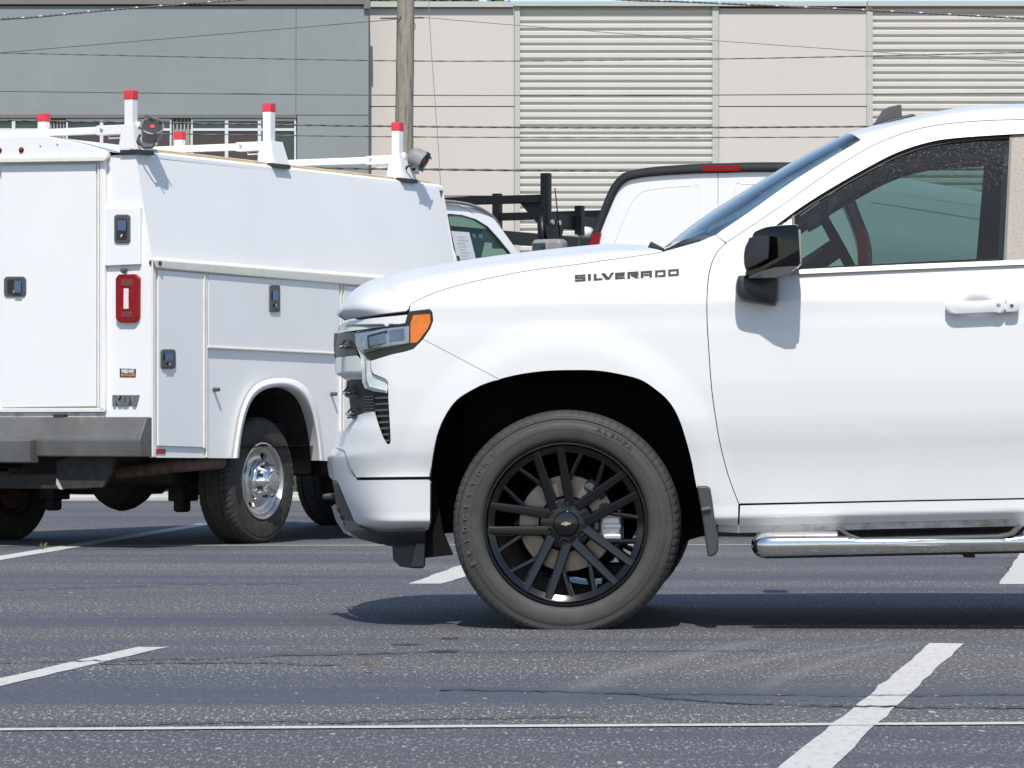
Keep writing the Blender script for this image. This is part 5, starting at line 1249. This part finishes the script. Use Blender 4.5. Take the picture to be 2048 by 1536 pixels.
box('fuel_tank', (-UW + .5, .9, .36), (-.46, 1.0 + .55, .75), 'under', ut, .05); box('muffler', (-UW + .45, 2.6, .40), (-.40, 4.3, .8), 'under', ut, .06)
box('crossmember', (-UW + .3, 1.75, .42), (-.25, 2.2, .75), 'under', ut, .02); box('side_tank', (-.50, 2.7, .40), (-.12, 4.2, .78), 'under', ut, .05)
ex0 = F2.Y(235, 944, .35); ex1 = F2.Y(345, 932, .35); tube('exhaust_pipe', [ex0, (ex0 + ex1) / 2 + Vector((0, .05, .0)), ex1, ex1 + Vector((.02, .5, .02))], .042, 'rust', ut, 14)
ht = F2.Y(20, 962, .05); hz = ht.z; box('hitch_bar', (-UW + .48, .0, hz - .045), (-.50, .10, hz + .045), 'under', ut, .008)
hx = F2.Y(160, 940, 0).x; plate('hitch_plate', F2, [(112, 922), (150, 908), (228, 912), (222, 945), (205, 975), (124, 978), (114, 960)], -.02, .03, 'under', ut, bevel=.004)
plate('hitch_end', F2, [(113, 957), (124, 979), (118, 978), (112, 968)], -.03, .01, 'concrete', ut)
plate('hitch_label', F2, [(-20, 943), (19, 943), (25, 964), (-20, 964)], .045, .004, 'lightgrey', ut); plate('hitch_label', F2, [(-20, 943), (19, 943), (20, 949), (-20, 949)], .042, .002, 'rust', ut)
for x in (15, 34, 52): q = F2.Y(x, 959, .04); text('chalk_mark', 'x', .055, 'white', ut, q, (math.pi / 2, 0, 0), ext=.0005)
# cab
FC = -.06
zc0 = .55
cabP = [(876, 400), (945, 410), (966, 420), (990, 440), (1022, 484), (1052, 528), (1075, 560), (1075, 905), (876, 905)]
winP = [(892, 431), (900, 428.5), (925, 431), (952, 439), (975, 453), (996, 476), (1018, 503), (1048, 548), (925, 548)]
panel('cab_side', F2, cabP, lambda a, b: FC + min(0, (b - 520) * .0011), 'fleet', ut, holes=[winP], s=12, plane='x', sign=-1, flange=.03)
def off(P, k):
    cx_ = sum(p[0] for p in P) / len(P); cy_ = sum(p[1] for p in P) / len(P); return [(cx_ + (p[0] - cx_) * k, cy_ + (p[1] - cy_) * k) for p in P]
panel('window_seal', F2, off(winP, 1.03), lambda a, b: FC + .003 + min(0, (b - 520) * .0011), 'seal', ut, holes=[off(winP, .935)], s=8, plane='x', sign=-1, flange=.01)
panel('cab_window', F2, off(winP, .99), lambda a, b: FC - .012 + min(0, (b - 520) * .0011), 'cabglass', ut, s=12, plane='x', sign=-1, flange=.004)
zw = lambda p: F2.X(p[0], p[1], FC)
fp = [zw(p) for p in cabP]; wp_ = [zw(p) for p in winP]
# far cab side, roof, back
def cab_far():
    V, T, L = tri([(v.y * 500, v.z * 500) for v in fp], [[(v.y * 500, v.z * 500) for v in wp_]], 40)
    mesh('cab_side', [(-UW - FC + .04, a / 500, b / 500) for a, b in V], T, 'fleet', ut)
cab_far()
vs = []; fs = []; tp = fp[:7]
for v in tp: vs += [(FC - .10, v.y, v.z), (FC - .25, v.y, v.z + .03), (-UW / 2, v.y, v.z + .06), (-UW - FC + .25, v.y, v.z + .03), (-UW - FC + .04, v.y, v.z)]
for i in range(3):
    for k in range(4): fs.append((5 * i + k, 5 * i + k + 1, 5 * i + k + 6, 5 * i + k + 5))
mesh('cab_roof', vs, fs, 'fleet', ut, smooth=True)
fs = []
for i in range(3, 6):
    for k in range(4): fs.append((5 * i + k, 5 * i + k + 1, 5 * i + k + 6, 5 * i + k + 5))
mesh('cab_windshield', vs, fs, 'cabglass', ut, smooth=True)
dr = cr([(884, 402), (930, 407.5), (960, 417), (985, 434), (1000, 455)], 5)
tube('drip_rail', [F2.X(p[0], p[1], FC - .10) for p in dr], .012, 'lightgrey', ut, 8)
fy = fp[6].y; box('engine_hood', (-UW + .16, fy - .05, .6), (-.12, fy + 1.25, 1.28), 'fleet', ut, .08, seg=3)
box('cab_interior', (-UW + .25, fp[0].y + .1, .6), (-.22, fy - .2, 1.25), 'interior', ut, .05)
q = F2.X(1010, 505, -.5); box('cab_dashboard', (-UW + .3, q.y + .1, 1.1), (-.25, q.y + .5, q.z - .02), 'interior', ut, .05)
for x in (-.55, -1.5): q = F2.X(900, 470, x); box('cab_seat', (x - .22, fp[0].y + .18, .9), (x + .22, fp[0].y + .42, 1.62), 'interior', ut, .07, seg=3)
for x in (-.12, -UW + .12):
    wl = empty('wheel', ut, (x - (.245 if x < -1 else 0) * 0, fy + .45, wc.z), (0, 0, math.pi / 2 * (1 if x > -1 else -1))); tyre_mesh('tyre', RT, .236, .245, wc.z, 40, 'rubber_dark', wl); disc('rim', .236, .01, .2, 'steelwheel', wl)
sh = plate('paper_sheet', F2, [(902, 462), (938, 464.5), (954, 528), (917, 530)], FC - .008 + .0, .0015, 'paper', ut, 'x')
for k in range(9):
    y = 473 + k * 6.2; x0 = 908 + (y - 462) * .23; plate('paper_line', F2, [(x0 + random.uniform(1, 5), y), (x0 + random.uniform(12, 26), y + .6), (x0 + random.uniform(12, 26), y + 1.4), (x0 + 3, y + .8)], FC - .0045, .0005, 'ink', sh, 'x')
# mirror of the service truck
q = F2.X(1103, 500, .20); 
mm = box('cab_mirror', (.06, q.y - .05, q.z - .16), (.30, q.y + .07, q.z + .075), 'lightgrey', ut, .035, seg=4)
box('cab_mirror_glass', (.075, q.y - .056, q.z - .15), (.19, q.y - .045, q.z + .05), 'chrome', ut, .004)
box('cab_mirror_arm', (-.1, q.y, q.z - .12), (.1, q.y + .04, q.z - .07), 'blackplastic', ut, .01)
# roof rack
def rack(px, ptop, pcap, pbar, pfoot, label=None, lamp=False):
    """px: post centre; traced heights at x=-.16"""
    X0 = -.17
    T_ = F2.X(px, ptop, X0); cz = F2.X(px, pcap, X0).z; bz = F2.X(px, pbar, X0).z; fz = F2.X(px, pfoot, X0).z; y = T_.y
    rk = empty('ladder_rack', ut)
    wd = .058
    box('rack_post', (X0 - wd / 2, y - wd / 2, bz - .02), (X0 + wd / 2, y + wd / 2, T_.z), 'fleet', rk, .004)
    box('post_cap', (X0 - wd / 2 - .003, y - wd / 2 - .003, cz), (X0 + wd / 2 + .003, y + wd / 2 + .003, T_.z + .004), 'redcap', rk, .006)
    XL_ = -UW + .17 + .16
    box('rack_post', (XL_ - wd / 2, y - wd / 2, bz - .02), (XL_ + wd / 2, y + wd / 2, T_.z), 'fleet', rk, .004)
    box('post_cap', (XL_ - wd / 2 - .003, y - wd / 2 - .003, cz), (XL_ + wd / 2 + .003, y + wd / 2 + .003, T_.z + .004), 'redcap', rk, .006)
    box('crossbar', (XL_ - .1, y - .022, bz - .046), (X0 - .2, y + .022, bz - .004), 'fleet', rk, .003)
    box('crossbar_sleeve', (X0 - .23, y - .028, bz - .054), (X0 - .02, y + .028, bz + .002), 'fleet', rk, .003)
    q_ = (X0 - .19, y - .030, bz - .02); disc('bolt', .011, -.008, .004, 'alu', rk, q_, 8)
    tube('tie_loop', [(X0 - .15, y - .01, bz - .05), (X0 - .15, y - .01, bz - .075), (X0 - .07, y - .01, bz - .075), (X0 - .07, y - .01, bz - .05)], .005, 'fleet', rk, 6)
    # bracket: a sloping plate facing the rear and a plate facing the side
    hexa('bracket', [(X0 - .06, y - .045, fz + .012), (X0 + .075, y - .045, fz + .012), (X0 + .035, y - .045, bz + .0), (X0 - .035, y - .045, bz + .0), (X0 - .06, y - .038, fz + .012), (X0 + .075, y - .038, fz + .012), (X0 + .035, y - .038, bz), (X0 - .035, y - .038, bz)], 'fleet', rk, .002)
    hexa('bracket', [(X0 + .072, y - .045, fz + .008), (X0 + .072, y + .13, fz + .008), (X0 + .045, y + .09, bz + .002), (X0 + .040, y - .045, bz + .002), (X0 + .064, y - .045, fz + .008), (X0 + .064, y + .13, fz + .008), (X0 + .037, y + .09, bz + .002), (X0 + .032, y - .045, bz + .002)], 'fleet', rk, .002)
    box('rubber_pad', (X0 - .05, y - .045, fz - .018), (X0 + .080, y + .13, fz + .008), 'blackplastic', rk, .003)
    if not lamp: 
        for dy in (-.015, .06): 
            o = disc('bracket_hole', .013, 0, .003, 'greyplastic', rk, (X0 + .0465, y + dy, bz - .045), 14); o.rotation_euler = (0, 0, math.pi / 2)
    if lamp: box('bracket_arm', (X0 + .02, y - .0, bz - .07), (X0 + .05, y + .22, bz - .025), 'fleet', rk, .003, rot=(-.45, 0, 0))
    return X0, y, bz
r1 = rack(262, 182, 200, 250, 303, lamp=True); r2 = rack(538, 208, 224.5, 283.5, 331); r3 = rack(795, 246, 262.5, 311, 360, lamp=True)
def flood(px, py, x, tilt, lens_dir):
    q = F2.X(px, py, x); fl = empty('work_light', ut, q, tilt)
    lathe('lamp_shell', [(.0001, .075), (.03, .073), (.052, .055), (.062, .02), (.066, -.03), (.070, -.045), (.064, -.047), (.058, -.03), (.0001, -.028)], 'lightgrey', fl, 20)
    box('lamp_lens', (-.055, -.036, -.04), (.055, -.030, .04), 'blackplastic', fl, .004); disc('lamp_badge', .015, -.041, -.034, 'redcap', fl, (0, 0, .0), 16)
    box('lamp_guard', (-.07, -.052, -.058), (.07, -.044, -.046), 'blackplastic', fl, .003); box('lamp_guard', (-.07, -.052, .046), (.07, -.044, .058), 'blackplastic', fl, .003)
    tube('lamp_bracket', [(-.05, .0, -.06), (-.05, .02, -.10), (.0, .03, -.12), (.05, .02, -.10), (.05, .0, -.06)], .008, 'blackplastic', fl, 8)
    return fl
flood(304, 262, -.05, (-.75, .35, .35), 0); flood(838, 317, -.05, (.55, .25, 1.9), 0)
#SECTION others
# ================================================================== BLACK PICKUP WITH RACK
F3 = Frame(.255, 30.0, 28.0)
pt = thing('pickup_truck', 'dark pickup with a black steel ladder rack, mostly hidden behind the white hood', 'pickup truck', (F3.o[0], F3.o[1], 0), -F3.a)
def Z3(py, d): return CH + (HOR - py) * d / FPX
BW = 1.6; BL = 2.21; zt3 = 2.62; zbar = 2.43; zr3 = 2.27; tw = .066
rk = 'rackblack'
for x in (0, -BW):
    for y in (0, BL):
        box('rack_post', (x - tw / 2, y - tw / 2, zr3 - .10 if not (x == 0 and y == 0) else zr3 - .16), (x + tw / 2, y + tw / 2, zt3), rk, pt, .006)
for y in (0, BL): box('crossbar', (-BW + .04, y - .03, zbar - .032), (-.04, y + .03, zbar + .03), rk, pt, .004)
for x in (0, -BW): box('side_rail', (x - .032, -.0 if x == 0 else -.1, zr3 - .055), (x + .032, BL + 1.7, zr3 + .05), rk, pt, .004)
for y in (0, BL): hexa('gusset', [(-.04, y - .005, zbar - .03), (-.22, y - .005, zbar - .03), (-.04, y - .005, zbar - .22), (-.035, y - .005, zbar - .22), (-.04, y + .005, zbar - .03), (-.22, y + .005, zbar - .03), (-.04, y + .005, zbar - .22), (-.035, y + .005, zbar - .22)], rk, pt)
for x in (0, -BW):
    for y0_, y1_ in ((.05, .55), (BL - .45, BL - .9), (BL + .9, BL + .7)):
        bar('rack_leg', (x, y0_, zr3 - .05), (x, y1_, 1.42), .07, rk, pt); 
        hexa('gusset', [(x + .036, y0_ - .16, zr3 - .05), (x + .036, y0_ + .16, zr3 - .05), (x + .036, y0_ + .07, zr3 - .22), (x + .036, y0_ - .07, zr3 - .22), (x + .045, y0_ - .16, zr3 - .05), (x + .045, y0_ + .16, zr3 - .05), (x + .045, y0_ + .07, zr3 - .22), (x + .045, y0_ - .07, zr3 - .22)], rk, pt)
        for dy in (-.05, .06):
            o = disc('bolt', .022, -.015, .0, 'alu', pt, (x + .05, y0_ + dy, zr3 - .02), 8); o.rotation_euler = (0, 0, math.pi / 2)
tube('grab_hook', [(-.02, -.035, 2.30), (-.01, -.035, 2.1), (.02, .03, 1.98), (.08, .2, 1.84), (.1, .3, 1.72)], .035, rk, pt, 10)
w0 = Vector((.05, .547, 2.196)); tube('winch_strap', [w0 + Vector((-.0, -.05, 0)), w0 + Vector((.0, .07, 0))], .045, 'white', pt, 16); box('winch_bracket', (w0.x - .03, w0.y - .12, w0.z - .02), (w0.x + .03, w0.y - .06, w0.z + .2), rk, pt, .004)
tube('strap_hook', [w0 + Vector((0, -.1, -.05)), w0 + Vector((0, -.1, -.16)), w0 + Vector((.02, -.06, -.18))], .008, 'under', pt, 6)
for k, x in enumerate((-.15, -.9)): box('bed_wall', (x, 0, .7), (x, 0, .7), rk, pt) if False else None
box('bed', (-BW - .12, -.25, .62), (.10, BL + .05, 1.40), 'rackblack', pt, .04); box('cab', (-BW - .08, BL + .08, .62), (.06, BL + 1.9, 1.40), 'rackblack', pt, .06)
hexa('cab_roof', [(-BW + .02, BL + .12, 1.40), (-.04, BL + .12, 1.40), (-.04, BL + 1.85, 1.40), (-BW + .02, BL + 1.85, 1.40), (-BW + .14, BL + .25, 1.86), (-.14, BL + .25, 1.86), (-.14, BL + 1.3, 1.86), (-BW + .14, BL + 1.3, 1.86)], 'rackblack', pt, .05, 3)
box('engine_hood', (-BW - .06, BL + 1.92, .62), (.04, BL + 3.0, 1.2), 'rackblack', pt, .08)
for x in (.05, -BW - .07):
    for y in (BL * .45, BL + 2.2):
        wl = empty('wheel', pt, (x, y, .38), (0, 0, math.pi / 2 * (1 if x > -.5 else -1))); disc('tyre', .38, .0, .24, 'rubber_dark', wl, seg=32); disc('rim', .23, -.004, .1, 'alu', wl, seg=24)
a0 = F3.X(1110, 376, .08); a1 = F3.X(1122, 492, .08); tube('aerial', [a0, a1], .005, rk, pt, 5)
# ================================================================== WHITE VAN
F4 = Frame(0, 0, 26.0)
# right rear corner of the van: px 1732 at 26.2 m
dV = 25.7; F4 = Frame((1736 - CX) / FPX * dV, dV, 24.0)
vn = thing('cargo_van', 'white cargo van with black rear edge trim, parked behind the white pickup cab', 'van', (F4.o[0], F4.o[1], 0), -F4.a)
def VR(name, poly, y, th, m, par=vn, bevel=0.0): return plate(name, F4, poly, y, th, m, par, 'y', bevel)
# rear outline (traced left half, mirrored about the centre lamp)
L_ = cr([(1174, 510), (1180, 480), (1192, 448), (1210, 400), (1225, 368), (1243, 347), (1262, 339), (1310, 332), (1400, 326.5), (1450, 325.2)], 5)
Lc = [F4.Y(p[0], p[1], 0) for p in L_]; cxv = F4.Y(1452, 325, 0).x
rim_o = Lc + [Vector((2 * cxv - v.x, 0, v.z)) for v in reversed(Lc[:-1])]
li_ = cr([(1190, 510), (1196, 485), (1207, 452), (1226, 405), (1238, 380), (1254, 364), (1275, 357), (1320, 351.5), (1400, 346.8), (1450, 345.8)], 5)
Li = [F4.Y(p[0], p[1], 0) for p in li_]; rim_i = Li + [Vector((2 * cxv - v.x, 0, v.z)) for v in reversed(Li[:-1])]
zl4 = .42; XR = rim_o[-1].x; XLv = rim_o[0].x
# black surround
vs = []; fs = []; n = len(rim_o)
for o_, i_ in zip(rim_o, rim_i): vs += [(o_.x, .05, o_.z), (o_.x * 1.0, -.02, o_.z - .012), (i_.x, -.035, i_.z), (i_.x, .02, i_.z)]
for i in range(n - 1):
    for k in range(3): fs.append((4 * i + k, 4 * i + k + 1, 4 * i + k + 5, 4 * i + k + 4))
mesh('rear_surround', vs, fs, 'blackplastic', vn, smooth=True)
# doors
inner = [(v.x, v.z) for v in rim_i]
half = len(inner) // 2
gx = F4.Y(1437, 350, 0).x
def door_poly(left):
    P = [p for p in inner if (p[0] < gx - .002 if left else p[0] > gx + .002)]
    if left: return [(P[0][0], .55)] + P + [(gx - .002, P[-1][1] + .002), (gx - .002, .55)]
    return [(gx + .002, .55), (gx + .002, P[0][1] + .002)] + P + [(P[-1][0], .55)]
for left in (True, False):
    P = door_poly(left); n = len(P)
    dd = mesh('rear_door', [(p[0], -.012, p[1]) for p in P] + [(p[0], .03, p[1]) for p in P], [tuple(range(n)), tuple(range(2 * n - 1, n - 1, -1))] + [(i, (i + 1) % n, n + (i + 1) % n, n + i) for i in range(n)], 'fleet', vn, bevel=.003)
    cx_ = sum(p[0] for p in P) / n; xs2 = [p[0] for p in P]; 
    # pressed panel: raised bead following the door edge
    x_in = gx + (-.10 if left else .10); e = 1 if left else -1
    bead = [(x_in - e * .02, .9), (x_in, 1.9), (x_in, 2.12), (x_in - e * .05, 2.17)]
    src = [p for p in (P if left else P[::-1])]
    top = [(p[0] + e * .10, p[1] - .075) for p in src if (p[0] * e < (x_in - e * .1) * e) and p[1] > 1.6]
    bead = [(top[0][0], .9)] + top + [(x_in - e * .06, top[-1][1] + .004), (x_in - e * .015, top[-1][1] - .03), (x_in - e * .01, 1.6), (x_in - e * .05, .9)]
    tube('pressed_bead', [(p[0], -.010, p[1]) for p in bead], .005, 'fleet', dd, 6)
sl = VR('brake_light', [(1404, 331), (1480, 330), (1480, 343), (1403, 344)], -.04, .03, 'redlens', vn, .006)
lamp = [(1174, 500), (1181, 470), (1200, 463.5), (1190, 500), (1186, 560), (1172, 640), (1150, 640), (1160, 560)]
VR('tail_lamp', [(1175, 500), (1183, 468), (1200, 464), (1193, 500), (1188, 640), (1170, 640)], -.045, .09, 'redlens', vn, .01)
tlp = [F4.Y(p[0], p[1], 0) for p in [(1175, 500), (1183, 468), (1200, 464), (1193, 500), (1188, 640), (1170, 640)]]
def mirr(P, y0, y1, m, nm):
    n = len(P); Q = [Vector((2 * cxv - v.x, y0, v.z)) for v in P]; R_ = [Vector((q.x, y1, q.z)) for q in Q]
    return mesh(nm, Q + R_, [tuple(range(n)), tuple(range(2 * n - 1, n - 1, -1))] + [(i, (i + 1) % n, n + (i + 1) % n, n + i) for i in range(n)], m, vn, bevel=.01)
mirr(tlp, -.045, .045, 'redlens', 'tail_lamp')
# body shell swept forward
LV = 5.0; prof4 = [(v.x, v.z) for v in rim_o]; ext = [(XLv - .0, zl4)] + prof4 + [(XR, zl4)]
vs = []; fs = []; st_ = [(0.05, 0, 0), (.8, .01, .015), (3.6, .01, .02), (4.1, -.06, -.06), (4.7, -.12, -.75), (5.1, -.12, -1.1)]
n = len(ext)
for y, g, dz in st_:
    for (x, z) in ext:
        k = max(0, (z - 1.3) / 1.1); vs.append((cxv + (x - cxv) * (1 + g * .3), y, min(z, z + dz * k)))
for j in range(len(st_) - 1):
    for i in range(n - 1): fs.append((j * n + i, j * n + i + 1, (j + 1) * n + i + 1, (j + 1) * n + i))
fs.append(tuple(range((len(st_) - 1) * n, len(st_) * n))); mesh('body', vs, fs, 'fleet', vn, smooth=True).modifiers.new('es', 'EDGE_SPLIT').split_angle = math.radians(40)
tube('side_crease', [(XR - .088, .3, 2.27), (XR - .083, 3.6, 2.27)], .003, 'fleet', vn, 6)
hexa('roof_gutter', [(XR - .03, .05, 2.28), (XR - .0, .05, 2.28), (XR - .0, 3.7, 2.28), (XR - .03, 3.7, 2.28), (XR - .06, .05, 2.34), (XR - .03, .05, 2.34), (XR - .03, 3.7, 2.34), (XR - .06, 3.7, 2.34)], 'seal', vn) if False else None
box('rear_bumper', (XLv + .02, -.12, .42), (XR - .02, .05, .62), 'blackplastic', vn, .03)
for x in (XR, XLv):
    for y in (.95, 4.4):
        wl = empty('wheel', vn, (x - .02 * (1 if x > cxv else -1), y, .35), (0, 0, math.pi / 2 * (1 if x > cxv else -1))); disc('tyre', .35, -.01, .2, 'rubber_dark', wl, seg=32); disc('rim', .21, -.014, .1, 'alu', wl, seg=24)
